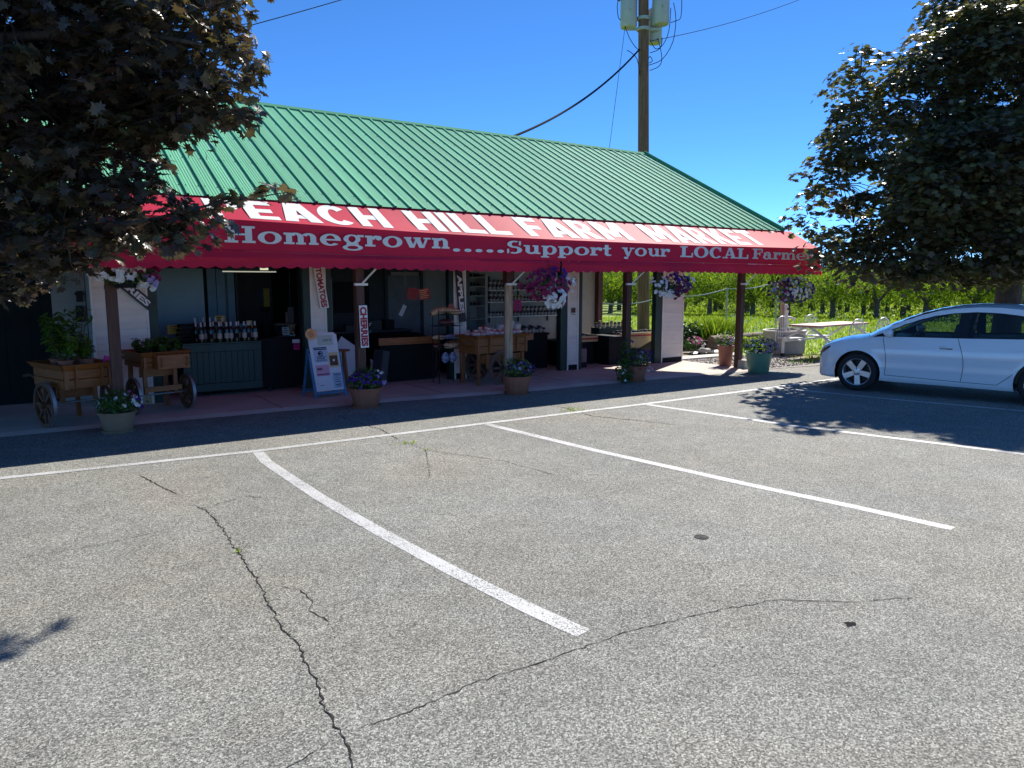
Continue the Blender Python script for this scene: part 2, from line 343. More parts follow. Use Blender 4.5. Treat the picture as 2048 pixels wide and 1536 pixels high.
# ---------------------------------------------------------------- text
def text_mesh(s, bold=.03, ext=.0):
    cu = bpy.data.curves.new('txt', 'FONT'); cu.body = s; cu.offset = bold; cu.resolution_u = 3; cu.extrude = ext
    o = bpy.data.objects.new('txt', cu); C.objects.link(o)
    dg = bpy.context.evaluated_depsgraph_get(); dg.update()
    me = bpy.data.meshes.new_from_object(o.evaluated_get(dg), depsgraph=dg)
    bpy.data.objects.remove(o); bpy.data.curves.remove(cu)
    return me
def text(name, s, material, parent, M, width, height, bold=.03, warp=None):
    """lettering scaled to width x height; M takes its (x right, y up) plane into the parent's space"""
    me = text_mesh(s, bold); n = len(me.vertices); co = np.empty(n * 3); me.vertices.foreach_get('co', co); co = co.reshape(-1, 3)
    lo = co.min(0); hi = co.max(0); co[:, 0] = (co[:, 0] - lo[0]) / (hi[0] - lo[0]) * width; co[:, 1] = (co[:, 1] - lo[1]) / (hi[1] - lo[1]) * height
    me.vertices.foreach_set('co', co.ravel()); me.materials.clear(); me.materials.append(material); me.name = name
    me.transform(M)
    if warp:
        for v in me.vertices: v.co = warp(v.co)
    me.update(); o = bpy.data.objects.new(name, me); return link(o, parent)

# heavy slab-serif alphabet: polygons in a unit where capitals are 1 high
class SG:
    def __init__(s): s.v = []; s.f = []; s.x = 0; s.l = 0
    def P(s, pts):
        b = len(s.v); s.l += 1; z = (s.l % 7) * .0012
        s.v += [(x + s.x, y, z) for x, y in pts]; s.f.append(tuple(range(b, b + len(pts))))
    def B(s, x0, x1, y0, y1): s.P([(x0, y0), (x1, y0), (x1, y1), (x0, y1)])
    def ring(s, cx, cy, rx, ry, tx, ty, a0=0, a1=360, n=26):
        b = len(s.v); s.l += 1; z = (s.l % 7) * .0012
        for i in range(n + 1):
            a = R(a0 + (a1 - a0) * i / n)
            s.v.append((cx + rx * cos(a) + s.x, cy + ry * sin(a), z)); s.v.append((cx + (rx - tx) * cos(a) + s.x, cy + (ry - ty) * sin(a), z))
        for i in range(n): s.f.append((b + 2 * i, b + 2 * i + 2, b + 2 * i + 3, b + 2 * i + 1))
    def dot(s, cx, cy, r, ry=None): s.P([(cx + r * cos(2 * pi * i / 20), cy + (ry or r) * sin(2 * pi * i / 20)) for i in range(20)])
    def D(s, x0, y0, x1, y1, w): s.P([(x0 - w / 2, y0), (x0 + w / 2, y0), (x1 + w / 2, y1), (x1 - w / 2, y1)])
    def put(s, ch):
        g = s; h = .70
        if ch == ' ': a = .5
        elif ch == '.': g.dot(.2, .12, .15, .125); a = .47
        elif ch == 'H':
            for x in (.13, .83): g.B(x, x + .28, .06, .94)
            g.B(.13, 1.1, .44, .56)
            for x in (0, .7):
                g.B(x, x + .54, 0, .13); g.B(x, x + .54, .87, 1)
            a = 1.34
        elif ch == 'o': g.ring(.5, .35, .5, .38, .27, .10); a = 1.08
        elif ch in 'nm':
            k = 2 if ch == 'm' else 1
            g.B(.1, .36, .05, h); g.B(0, .3, h - .12, h); g.B(0, .46, 0, .12)
            for i in range(k):
                x = .56 * i; g.ring(.52 + x, .42, .34, .30, .26, .13, 0, 150, 14); g.B(.60 + x, .86 + x, .05, .44); g.B(.53 + x, .96 + x, 0, .12)
            a = 1.02 + .56 * (k - 1)
        elif ch == 'e': g.ring(.48, .35, .48, .38, .27, .10, 0, 318); g.B(.2, .955, .30, .40); a = 1.04
        elif ch == 'g':
            g.ring(.44, .44, .40, .29, .23, .09); g.ring(.48, -.10, .48, .20, .22, .09); g.B(.18, .75, .07, .19); g.B(.7, 1.0, .58, .72); a = 1.06
        elif ch == 'r': g.B(.1, .36, .05, h); g.B(0, .3, h - .12, h); g.B(0, .5, 0, .12); g.ring(.56, .40, .3, .32, .2, .16, 60, 165, 10); g.dot(.68, .56, .15); a = .86
        elif ch == 'w':
            for x0, x1, wd in ((.16, .42, .26), (.70, .46, .13), (.66, .92, .26), (1.2, .98, .13)): g.D(x0, h, x1, 0, wd)
            for x in (0, .5, 1.02): g.B(x, x + .38, h - .11, h)
            a = 1.46
        elif ch == 'S':
            g.ring(.46, .735, .42, .285, .26, .11, 55, 265); g.ring(.46, .275, .46, .30, .28, .11, -125, 85); g.B(.42, .54, .44, .58)
            g.B(.72, .84, .66, 1.0); g.B(.02, .14, 0, .36); a = 1.02
        elif ch == 'u': g.B(.1, .36, .28, h); g.B(0, .3, h - .12, h); g.ring(.48, .28, .38, .30, .26, .13, 180, 330, 14); g.B(.64, .9, .05, h); g.B(.54, .8, h - .12, h); g.B(.7, 1.02, 0, .12); a = 1.08
        elif ch == 'p': g.B(.1, .36, -.22, h); g.B(0, .3, h - .12, h); g.B(0, .5, -.28, -.17); g.ring(.56, .35, .42, .38, .26, .10, -150, 150); a = 1.06
        elif ch == 't': g.B(.14, .40, .16, .95); g.B(0, .58, h - .12, h); g.ring(.42, .2, .28, .22, .26, .12, 180, 330, 12); a = .70
        elif ch == 'y':
            g.D(.22, h, .52, 0, .28); g.D(.82, h, .42, -.22, .13); g.B(0, .46, h - .11, h); g.B(.62, 1.02, h - .11, h); g.dot(.3, -.2, .13, .1); g.B(.28, .5, -.29, -.2); a = 1.06
        elif ch == 'L': g.B(.13, .41, .06, .94); g.B(0, .54, .87, 1); g.B(0, .98, 0, .13); g.B(.86, .98, .1, .4); a = 1.04
        elif ch == 'O': g.ring(.58, .5, .58, .53, .30, .11); a = 1.24
        elif ch == 'C': g.ring(.56, .5, .56, .53, .30, .11, 42, 318); g.B(.84, .97, .62, 1.0); a = 1.1
        elif ch == 'A': g.D(.28, .06, .58, 1, .12); g.D(.94, .06, .62, 1, .28); g.B(.3, .85, .27, .38); g.B(0, .46, 0, .12); g.B(.68, 1.22, 0, .12); a = 1.24
        elif ch == 'F': g.B(.13, .41, .06, .94); g.B(0, .56, 0, .13); g.B(0, .96, .87, 1); g.B(.84, .96, .62, .95); g.B(.4, .72, .44, .56); g.B(.64, .74, .34, .66); a = 1.02
        elif ch == 'a': g.ring(.38, .22, .36, .25, .24, .09); g.B(.52, .78, .08, .46); g.ring(.46, .44, .32, .29, .24, .11, 0, 165, 12); g.dot(.2, .53, .13, .11); g.B(.66, .96, 0, .11); a = 1.0
        s.x += a
def block(word):
    """heavy block capitals for the awning top"""
    g = SG()
    for c in word:
        if c in 'PEHILFRK': g.B(0, .3, 0, 1)
        if c in 'EF': g.B(.29, .76, .8, 1); g.B(.29, .70, .4, .6)
        if c in 'EL': g.B(.29, .78, 0, .2)
        if c in 'PR': g.ring(.42, .69, .40, .31, .27, .17, -90, 90, 16); g.B(.28, .43, .83, 1); g.B(.28, .43, .38, .55)
        if c == 'R': g.D(.72, 0, .46, .45, .34)
        if c == 'A': g.D(.17, 0, .43, 1, .34); g.D(.83, 0, .57, 1, .34); g.B(.28, .72, .18, .38)
        if c == 'C': g.ring(.48, .5, .48, .52, .31, .20, 42, 318, 26)
        if c == 'H': g.B(.62, .92, 0, 1); g.B(.29, .63, .4, .62)
        if c == 'M': g.B(0, .29, 0, 1); g.B(.89, 1.18, 0, 1); g.D(.59, .18, .22, 1, .30); g.D(.59, .18, .96, 1, .30)
        if c == 'K': g.D(.78, 0, .38, .58, .36); g.D(.34, .42, .74, 1, .36)
        if c == 'T': g.B(0, .84, .79, 1); g.B(.27, .57, 0, .8)
        g.x += dict(P=.9, E=.86, A=1.04, C=1.0, H=1.0, I=.38, L=.84, F=.82, R=.98, M=1.27, K=1.0, T=.9)[c] + .03
    return g
def serif(name, word, material, parent, M, width, cap):
    g = SG()
    for ch in word: g.put(ch)
    xs = [p[0] for p in g.v]; x0, x1 = min(xs), max(xs)
    vs = [((x - x0) / (x1 - x0) * width, y * cap, z) for x, y, z in g.v]
    me = bpy.data.meshes.new(name); me.from_pydata(vs, [], g.f); me.materials.append(material); me.transform(M); me.update()
    return link(bpy.data.objects.new(name, me), parent)

# ---------------------------------------------------------------- leaves
def leaf_template(kind):
    if kind == 'maple':
        out = [(0, -.42), (.10, -.06), (.36, -.26), (.34, -.06), (.58, .02), (.40, .14), (.52, .36), (.30, .30), (.22, .42), (.16, .36), (0, .66)]
        pts = out + [(-x, y) for x, y in reversed(out[1:-1])]
        v = [(0, .05, 0)] + [(x, y, -.10 * abs(x) - .08 * max(0, y) + .03 * (i % 2)) for i, (x, y) in enumerate(pts)]
        n = len(pts); f = [(0, 1 + i, 1 + (i + 1) % n) for i in range(n)]
    elif kind == 'maple5':
        pts = [(0, -.35), (.38, -.22), (.30, .0), (.55, .22), (.24, .26), (0, .6), (-.24, .26), (-.55, .22), (-.30, 0), (-.38, -.22)]
        v = [(0, .02, .02)] + [(x, y, -.12 * abs(x)) for x, y in pts]; n = len(pts); f = [(0, 1 + i, 1 + (i + 1) % n) for i in range(n)]
    elif kind == 'oval':
        v = [(0, -.5, 0), (.24, -.1, .05), (.16, .3, .03), (0, .55, -.06), (-.16, .3, .03), (-.24, -.1, .05)]; f = [(0, 1, 2, 3), (0, 3, 4, 5)]
    elif kind == 'long':
        v = [(0, -.5, 0), (.13, -.05, .04), (0, .55, -.12), (-.13, -.05, .04)]; f = [(0, 1, 2), (0, 2, 3)]
    elif kind == 'blade':
        v = [(-.5, 0, 0), (.5, 0, 0), (.35, .55, 0), (0, 1, .25)]; f = [(0, 1, 2, 3)]
    return np.array(v, float), f
def rot_from(nrm, spin):
    """rotation matrices whose z axis is nrm, spun by 'spin'"""
    nrm = nrm / np.linalg.norm(nrm, axis=1, keepdims=True)
    a = np.where(np.abs(nrm[:, 2:3]) > .95, np.array([[1., 0, 0]]), np.array([[0., 0, 1]]))
    x = np.cross(a, nrm); x /= np.linalg.norm(x, axis=1, keepdims=True); y = np.cross(nrm, x)
    c, s = np.cos(spin)[:, None], np.sin(spin)[:, None]
    return np.stack([x * c + y * s, -x * s + y * c, nrm], axis=2)
def leaves_mesh(name, kind, pos, rot, size, var, material):
    tv, tf = leaf_template(kind); n = len(pos); k = len(tv)
    V = np.einsum('nij,kj->nki', rot, tv) * np.asarray(size)[:, None, None] + pos[:, None, :]
    me = bpy.data.meshes.new(name); nf = len(tf)
    loops = np.concatenate([np.array(f) for f in tf]); ls = np.array([len(f) for f in tf])
    me.vertices.add(n * k); me.vertices.foreach_set('co', V.ravel().astype(np.float32))
    L = (loops[None, :] + (np.arange(n) * k)[:, None]).ravel()
    me.loops.add(len(L)); me.loops.foreach_set('vertex_index', L.astype(np.int32))
    st = np.concatenate([[0], np.cumsum(np.tile(ls, n))[:-1]])
    me.polygons.add(n * nf); me.polygons.foreach_set('loop_start', st.astype(np.int32))
    at = me.attributes.new('var', 'FLOAT', 'FACE'); at.data.foreach_set('value', np.repeat(np.asarray(var), nf).astype(np.float32))
    me.materials.append(material); me.update(calc_edges=True); me.validate(); return me
def leaves(name, kind, pos, nrm, size, material, parent=None, loc=None, mesh_only=False, **kw):
    n = len(pos); rot = rot_from(nrm, rng.uniform(0, 2 * pi, n))
    me = leaves_mesh(name, kind, pos, rot, size, rng.uniform(0, .999, n), material)
    if mesh_only: return me
    o = link(bpy.data.objects.new(name, me), parent)
    if loc is not None: o.location = loc
    return tag(o, **kw)
def ball(n, c, r, shell=0.0):
    d = rng.normal(size=(n, 3)); d /= np.linalg.norm(d, axis=1, keepdims=True)
    q = rng.uniform(shell ** 3, 1, n) ** (1 / 3); return np.array(c) + d * q[:, None] * np.array(r), d
def up_noise(n, up=.8, sp=.8): a = rng.normal(size=(n, 3)) * sp; a[:, 2] += up; return a

def bloom_mesh(name, material):
    m = MB(); n = 10; vs = [(0, 0, -.35)]; 
    for i in range(n):
        a = 2 * pi * i / n; r = .52 if i % 2 == 0 else .43; vs.append((r * cos(a) * .45, r * sin(a) * .45, -.06))
    for i in range(n):
        a = 2 * pi * i / n; r = .52 if i % 2 == 0 else .43; vs.append((r * cos(a), r * sin(a), .02 * (1 if i % 2 else -1)))
    fs = [(0, 1 + i, 1 + (i + 1) % n) for i in range(n)] + [(1 + i, 11 + i, 11 + (i + 1) % n, 1 + (i + 1) % n) for i in range(n)]
    m.add(vs, fs); return m.mesh(name, material, 60)
BL = {k: bloom_mesh('bloom', m) for k, m in dict(W=M_petW, M=M_petM, V=M_petV, L=M_petL, P=M_petP, D=M_petD).items()}
def blooms(parent, spec, size=.06):
    """spec: list of (kind, n, centre, radii, facing) in the parent's space"""
    for kind, n, c, r, face in spec:
        f = np.array(face, float)
        for i in range(n):
            d = rng.normal(size=3); d /= np.linalg.norm(d)
            if d @ f < -.2: d = -d
            p = np.array(c) + d * np.array(r) * rng.uniform(.85, 1.08)
            nr = Vector(d + f * .9 + rng.normal(size=3) * .3).normalized()
            s = size * rng.uniform(.75, 1.2)
            piece('bloom', BL[kind], parent, T(*p) @ nr.to_track_quat('Z', 'Y').to_matrix().to_4x4() @ RZ(rng.uniform(0, 6)) @ Matrix.Scale(s, 4))
def foliage(parent, n, c, r, size=.05, material=None, shell=.4, kind='oval'):
    p, d = ball(n, c, r, shell); return leaves('foliage', kind, p, d + up_noise(n, .3, .6), rng.uniform(.7, 1.3, n) * size, material or M_plant, parent, kind='stuff') if False else leaves_tag(p, d, n, size, material, parent, kind)
def leaves_tag(p, d, n, size, material, parent, kind):
    o = leaves('foliage', kind, p, d + up_noise(n, .3, .6), rng.uniform(.7, 1.3, n) * size, material or M_plant, parent); o['kind'] = 'stuff'; return o
# ================================================================ the ground
def sheet(name, pts, z, material, sub=0):
    m = MB(); m.poly([(x, y, z) for x, y in pts]); return m.build(name, material, kind='structure')
sheet('ground', [(-900, -900), (900, -900), (900, 900), (-900, 900)], -.03, M_field)
sheet('parking_lot', [(-40, -30), (60, -30), (60, 7.2), (19, 8.6), (14.75, 9.72), (13.6, 9.86), (12.9, 10.3), (12.9, 12.5), (-40, 12.5)], 0, M_asph)
sl = MB(); se = [(-6, 10.50), (1.1, 10.44), (4.3, 10.36), (6.7, 10.06), (9.0, 10.04), (12.75, 9.93)]
sl.add([(x, y, .002) for x, y in se] + [(x - (.08 if x > 12 else 0), y + .16, .03) for x, y in se] + [(12.62, 11.9, .03), (12.62, 19.6, .03), (-6, 19.6, .03), (12.70, 11.9, .001), (12.70, 19.6, .001)],
       [(i, i + 1, 7 + i, 6 + i) for i in range(5)] + [tuple(range(6, 15)), (5, 15, 12, 11), (15, 16, 13, 12)])
sl.build('concrete_floor', M_conc, kind='structure')
for x0, x1 in ((3.02, 3.028), (5.62, 5.628), (8.2, 8.208), (10.8, 10.808)):
    j = MB(); j.bbox(x0, x1, 10.5, 12.0, .0295, .0325); j.build('floor_joint', M_crack, kind='structure')
# gravel bed, pale path strip, dirt verge
sheet('gravel_bed', [(12.64, 9.98), (13.5, 9.88), (14.8, 9.74), (15.6, 10.6), (15.9, 12.1), (12.64, 12.2)], .006, M_grav)
pw = MB(); pw.prism([(12.64, 12.2), (15.0, 12.2), (15.2, 12.66), (12.64, 12.66)], .035); pw.build('path_strip', M_walk, kind='structure')
sheet('dirt_patch', [(12.64, 12.66), (15.3, 12.66), (15.6, 13.2), (15.6, 14.6), (12.64, 14.6)], -.01, M_dirt)
sheet('dirt_verge', [(14.8, 9.70), (19, 8.55), (30, 6.6), (30, 8.4), (20, 10.4), (16.8, 11.6), (15.9, 12.2), (15.5, 10.5)], -.012, M_dirt)
# gravel stones lying on the bed
n = 1500; px = rng.uniform(12.7, 15.4, n); py = rng.uniform(10.0, 12.15, n); ok = py > 9.95 + .0 * px; px, py = px[ok], py[ok]
def stones(px, py, sz, material, z=.004):
    vs = []; fs = []
    for x, y in zip(px, py):
        s = sz * random.uniform(.5, 1.4); a = random.uniform(0, 3); b = len(vs)
        for k in range(4): vs.append((x + s * cos(a + k * 1.57) * random.uniform(.7, 1.1), y + s * sin(a + k * 1.57), z))
        vs.append((x, y, z + s * .9)); fs += [(b, b + 1, b + 4), (b + 1, b + 2, b + 4), (b + 2, b + 3, b + 4), (b + 3, b, b + 4)]
    m = MB(); m.v = vs; m.f = fs; m.mi = [0] * len(fs); return m
stones(px, py, .022, mat('pebble', (.2, .19, .17), .9, scale=30, col2=(.5, .47, .43))).build('gravel', MATS['pebble'], kind='stuff')

mat('grit', (.16, .14, .11), .95, scale=60, col2=(.42, .39, .33))
stones(rng.uniform(.2, 11, 420), rng.uniform(1.6, 9.0, 420), .0055, MATS['grit'], .0005).build('loose_grit', MATS['grit'], kind='stuff')
# painted lines: ribbons along measured centre lines
def ribbon(name, pts, wd, z, material, jit=0, sub=6, **kw):
    P = []
    for (x0, y0), (x1, y1) in zip(pts, pts[1:]):
        for k in range(sub): P.append((x0 + (x1 - x0) * k / sub, y0 + (y1 - y0) * k / sub))
    P.append(pts[-1]); m = MB(); vs = []
    for i, (x, y) in enumerate(P):
        a = P[max(i - 1, 0)]; b = P[min(i + 1, len(P) - 1)]; dx, dy = b[0] - a[0], b[1] - a[1]; L = math.hypot(dx, dy) or 1; nx, ny = -dy / L, dx / L
        w0 = wd * (1 + random.uniform(-jit, jit)); w1 = wd * (1 + random.uniform(-jit, jit)); vs += [(x + nx * w0 / 2, y + ny * w0 / 2, z), (x - nx * w1 / 2, y - ny * w1 / 2, z)]
    m.add(vs, [(2 * i, 2 * i + 1, 2 * i + 3, 2 * i + 2) for i in range(len(P) - 1)]); return m.build(name, material, **kw)
ribbon('parking_line', [(-6, 8.5), (-.27, 8.21), (1.98, 8.05), (4.88, 8.04), (7.69, 8.04), (9.2, 8.08), (10.81, 8.12), (12.9, 8.2), (16, 8.2)], .105, .0035, M_line, .03, kind='structure')
ribbon('parking_line', [(2.02, 7.99), (1.97, 7.5), (1.98, 6.99), (2.0, 5.97), (2.07, 4.86), (2.15, 3.95), (2.24, 3.24), (2.31, 2.82)], .115, .002, M_line, .02, kind='structure')
ribbon('parking_line', [(4.9, 7.98), (5.1, 5.99), (5.36, 4.21), (5.52, 3.35), (5.63, 2.6)], .11, .002, M_line, .03, kind='structure')
ribbon('parking_line', [(7.71, 7.98), (8.12, 5.67), (8.78, 3.41), (9.2, 2.2)], .105, .002, M_line, .03, kind='structure')
ribbon('parking_line', [(10.83, 8.06), (11.29, 6.14), (11.77, 4.62), (12.4, 2.6)], .095, .002, M_line, .03, kind='structure')
# cracks
def crack(pts, wd, rough=.03, sub=9):
    P = []
    for (x0, y0), (x1, y1) in zip(pts, pts[1:]):
        L = math.hypot(x1 - x0, y1 - y0); k_ = max(3, int(L / .03))
        for k in range(k_):
            e = 0 if k == 0 else rough * .5
            P.append((x0 + (x1 - x0) * k / k_ + random.gauss(0, e * .55), y0 + (y1 - y0) * k / k_ + random.gauss(0, e * .55)))
    P.append(pts[-1]); n = len(P); vs = []
    for i, (x, y) in enumerate(P):
        a = P[max(i - 1, 0)]; b = P[min(i + 1, n - 1)]; dx, dy = b[0] - a[0], b[1] - a[1]; L = math.hypot(dx, dy) or 1
        h = wd * .5 * random.uniform(.35, 1.5) * (min(1, i / 4, (n - 1 - i) / 4) * .85 + .15); vs += [(x - dy / L * h, y + dx / L * h, .003), (x + dy / L * h, y - dx / L * h, .003)]
    m = MB(); m.add(vs, [(2 * i, 2 * i + 1, 2 * i + 3, 2 * i + 2) for i in range(n - 1)]); m.build('asphalt_crack', M_crack, kind='structure')
    if wd > .0075:   # crumbled grit lying along the lips
        gx = []; gy = []
        for x, y in P:
            for _ in range(2 if wd > .009 else 3): gx.append(x + random.gauss(0, .014)); gy.append(y + random.gauss(0, .012))
        stones(gx, gy, .0045, MATS['grit'], .0005).build('crack_grit', MATS['grit'], kind='stuff')
crack([(1.06, 6.35), (1.12, 6.1), (1.13, 5.83), (1.11, 5.06), (1.08, 4.38), (1.03, 3.78), (1.03, 3.46), (.99, 3.09), (.95, 2.88), (.96, 2.71), (.91, 2.46), (.93, 2.2), (.88, 1.6)], .0078, .026)
crack([(.97, 2.68), (1.25, 2.67), (1.6, 2.72), (2.0, 2.70), (2.5, 2.71), (3.05, 2.63), (3.48, 2.53), (3.81, 2.28), (4.23, 2.08)], .0048, .02)
crack([(1.16, 4.33), (1.26, 4.17), (1.27, 3.99), (1.21, 3.87), (1.25, 3.71), (1.24, 3.52)], .0052, .02)
crack([(1.03, 3.85), (1.12, 3.85), (1.21, 3.87)], .004); crack([(3.55, 7.72), (3.56, 7.09), (3.3, 6.5), (3.04, 5.96)], .005, .03)
crack([(.83, 7.63), (.94, 7.04), (1.02, 6.7)], .010, .03); crack([(-.18, 5.7), (.34, 5.69), (.9, 5.8)], .004, .02)
crack([(3.5, 9.6), (3.62, 8.4), (3.55, 7.72)], .010, .03); crack([(6.3, 9.3), (6.5, 8.5), (6.4, 7.7), (6.9, 6.6)], .010, .03)
crack([(6.4, 7.7), (7.4, 5.9), (8.6, 4.6)], .004, .03); crack([(3.56, 7.09), (4.0, 6.2), (4.1, 5.4)], .006, .03); crack([(1.1, 6.2), (1.5, 6.35), (1.7, 6.1)], .006, .03)
crack([(.3, 2.3), (.6, 2.55), (.97, 2.68)], .003, .02)
# drain cap, hole and dropped bits on the asphalt
d = MB(); d.lathe([(0, .004), (.05, .004), (.052, .001)], 16); d.build('stain_disc', mat('oil_stain', (.09, .09, .084), .95, var=.5, scale=60, spec=0), loc=(3.94, 3.5, 0), label='small dark round cap set in the open asphalt', cat='cap')
hl = MB(); hl.poly([(.032 * cos(a) * random.uniform(.5, 1.4), .024 * sin(a) * random.uniform(.5, 1.4), .002) for a in [k * .5 for k in range(12)]]); hl.build('pothole', M_black, loc=(3.56, 2.12, 0), kind='structure')
# grass tufts in the cracks
def blades(name, px, py, z, hmin, hmax, wd, material, lean=.35, **kw):
    n = len(px); pos = np.stack([px, py, np.full(n, z)], 1); hgt = rng.uniform(hmin, hmax, n); a = rng.uniform(0, 2 * pi, n); tl = rng.normal(0, lean, (n, 2))
    rot = np.zeros((n, 3, 3)); rot[:, 0, 0] = np.cos(a) * wd / hgt; rot[:, 1, 0] = np.sin(a) * wd / hgt; rot[:, 0, 1] = tl[:, 0]; rot[:, 1, 1] = tl[:, 1]; rot[:, 2, 1] = 1; rot[:, 0, 2] = tl[:, 0]; rot[:, 1, 2] = tl[:, 1]; rot[:, 2, 2] = -.3
    me = leaves_mesh(name, 'blade', pos, rot, hgt, rng.uniform(0, .99, n), material); return tag(link(bpy.data.objects.new(name, me)), **kw)
cl = [(3.56, 7.5, .06, 40), (6.45, 8.15, .10, 60), (1.11, 5.02, .015, 9), (3.57, 7.1, .03, 12), (6.52, 8.3, .07, 20)]
blades('grass_in_cracks', np.concatenate([rng.normal(c[0], c[2], c[3]) for c in cl]), np.concatenate([rng.normal(c[1], c[2] * .6, c[3]) for c in cl]), 0, .012, .05, .008, M_grass, kind='stuff')

# ================================================================ market building
B = thing('market_building', 'long open fronted market building with green metal roof and cream siding', 'building', (0, 0, 0))
XL, XE, YE, ZE, YR, ZR = -3.2, 14.46, 10.8, 2.97, 15.36, 5.287
pit = (ZR - ZE) / (YR - YE); ang = math.atan(pit); slen = math.hypot(YR - YE, ZR - ZE)
# roof: each ribbed sheet strip is a piece of its own
roof = MB(); yb = 2 * YR - YE
roof.add([(XL, YE + .03, ZE - .06), (XE - .01, YE + .03, ZE - .06), (XE - .01, YR, ZR - .07), (XL, YR, ZR - .07), (XL, yb, ZE - .07), (XE - .01, yb, ZE - .07)], [(3, 2, 1, 0), (4, 5, 2, 3)])
roof = roof.build('roof', M_soff, B)
PW = .25; prof = []
x = 0.0
def strip():
    m = MB(); xs = [(0, 0), (.004, .026), (.030, .026), (.034, 0)] + [q for k in range(5) for q in ((.055 + k * .04, 0), (.060 + k * .04, .004), (.068 + k * .04, .004), (.074 + k * .04, 0))] + [(PW, 0)]
    k = len(xs); vs = [(a, 0, h) for a, h in xs] + [(a, slen + .02, h) for a, h in xs] + [(0, 0, -.02), (PW, 0, -.02)]
    return m.add(vs, [(i, i + 1, k + i + 1, k + i) for i in range(k - 1)]).mesh('roof_panel', M_roof)
sm = strip(); nP = int((XE - XL) / PW)
FR = T(0, YE - .02, ZE - .01) @ RX(ang)
for i in range(nP):
    piece('roof_panel', sm, roof, T(XL + (XE - XL) - (i + 1) * PW, 0, 0) @ FR)
bk = MB(); bk.add([(XL, YR, ZR), (XE, YR, ZR), (XE, yb, ZE), (XL, yb, ZE)], [(3, 2, 1, 0)]); bk.build('rear_roof_sheet', M_roof, roof)
rc = MB(); rc.bar((XL, YR - .10, ZR - .012), (XE + .02, YR - .10, ZR - .012), .02, .24, up=(0, -sin(ang) * 1, cos(ang)))
rc = MB(); rc.add([(XL, YR - .15, ZR - .15 * pit + .03), (XE + .02, YR - .15, ZR - .15 * pit + .03), (XE + .02, YR, ZR + .035), (XL, YR, ZR + .035), (XL, YR + .15, ZR - .15 * pit + .03), (XE + .02, YR + .15, ZR - .15 * pit + .03), (XL, YR - .16, ZR - .15 * pit + .0), (XE + .02, YR - .16, ZR - .15 * pit)], [(0, 1, 2, 3), (3, 2, 5, 4), (6, 7, 1, 0)])
rc.build('ridge_cap', M_rib, roof)
rk = MB(); rk.bar((XE + .012, YE - .03, ZE - .01), (XE + .012, YR, ZR + .012), .026, .13); rk.bar((XE + .012, yb, ZE - .02), (XE + .012, YR, ZR + .0), .024, .12); rk.build('rake_trim', M_rib, roof)
sc = MB(); sc_n = 0
for i in range(nP):
    for r_ in range(5):
        for q in (.046, .21):
            X = XE - (i + 1) * PW + q; t = .35 + r_ * 1.15
            sc.box((X, YE - .02 + t * cos(ang), ZE + t * sin(ang) - .002), (.012, .012, .012), RX(ang))
sc.build('screw', M_screw, roof, kind='stuff')
gt = MB(); gt.bbox(XL, XE - .02, YE + .06, YE + .09, ZE - .2, ZE - .058); gt.build('fascia_board', M_green, B)
# soffit / ceiling and the inner envelope
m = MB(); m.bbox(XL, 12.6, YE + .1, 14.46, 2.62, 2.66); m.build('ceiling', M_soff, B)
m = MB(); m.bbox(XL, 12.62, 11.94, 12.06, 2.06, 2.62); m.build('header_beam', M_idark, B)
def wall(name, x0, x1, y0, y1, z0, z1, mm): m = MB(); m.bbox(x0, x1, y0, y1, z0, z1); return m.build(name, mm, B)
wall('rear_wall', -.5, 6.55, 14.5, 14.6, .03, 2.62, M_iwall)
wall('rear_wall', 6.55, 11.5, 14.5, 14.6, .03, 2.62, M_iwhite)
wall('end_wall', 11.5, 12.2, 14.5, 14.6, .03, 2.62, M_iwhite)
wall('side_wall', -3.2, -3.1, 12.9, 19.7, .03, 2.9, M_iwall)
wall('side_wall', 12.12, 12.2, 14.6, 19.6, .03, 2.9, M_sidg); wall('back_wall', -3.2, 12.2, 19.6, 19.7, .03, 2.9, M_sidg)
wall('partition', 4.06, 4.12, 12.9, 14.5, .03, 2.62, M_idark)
m = MB(); m.add([(12.16, 14.6, 2.85), (12.16, 19.6, 2.85), (12.16, YR, ZR - .1)], [(0, 1, 2)]); m.build('gable', M_sidg, B)
wall('rear_post', 12.1, 12.24, 14.36, 14.498, .03, 2.62, M_brown)
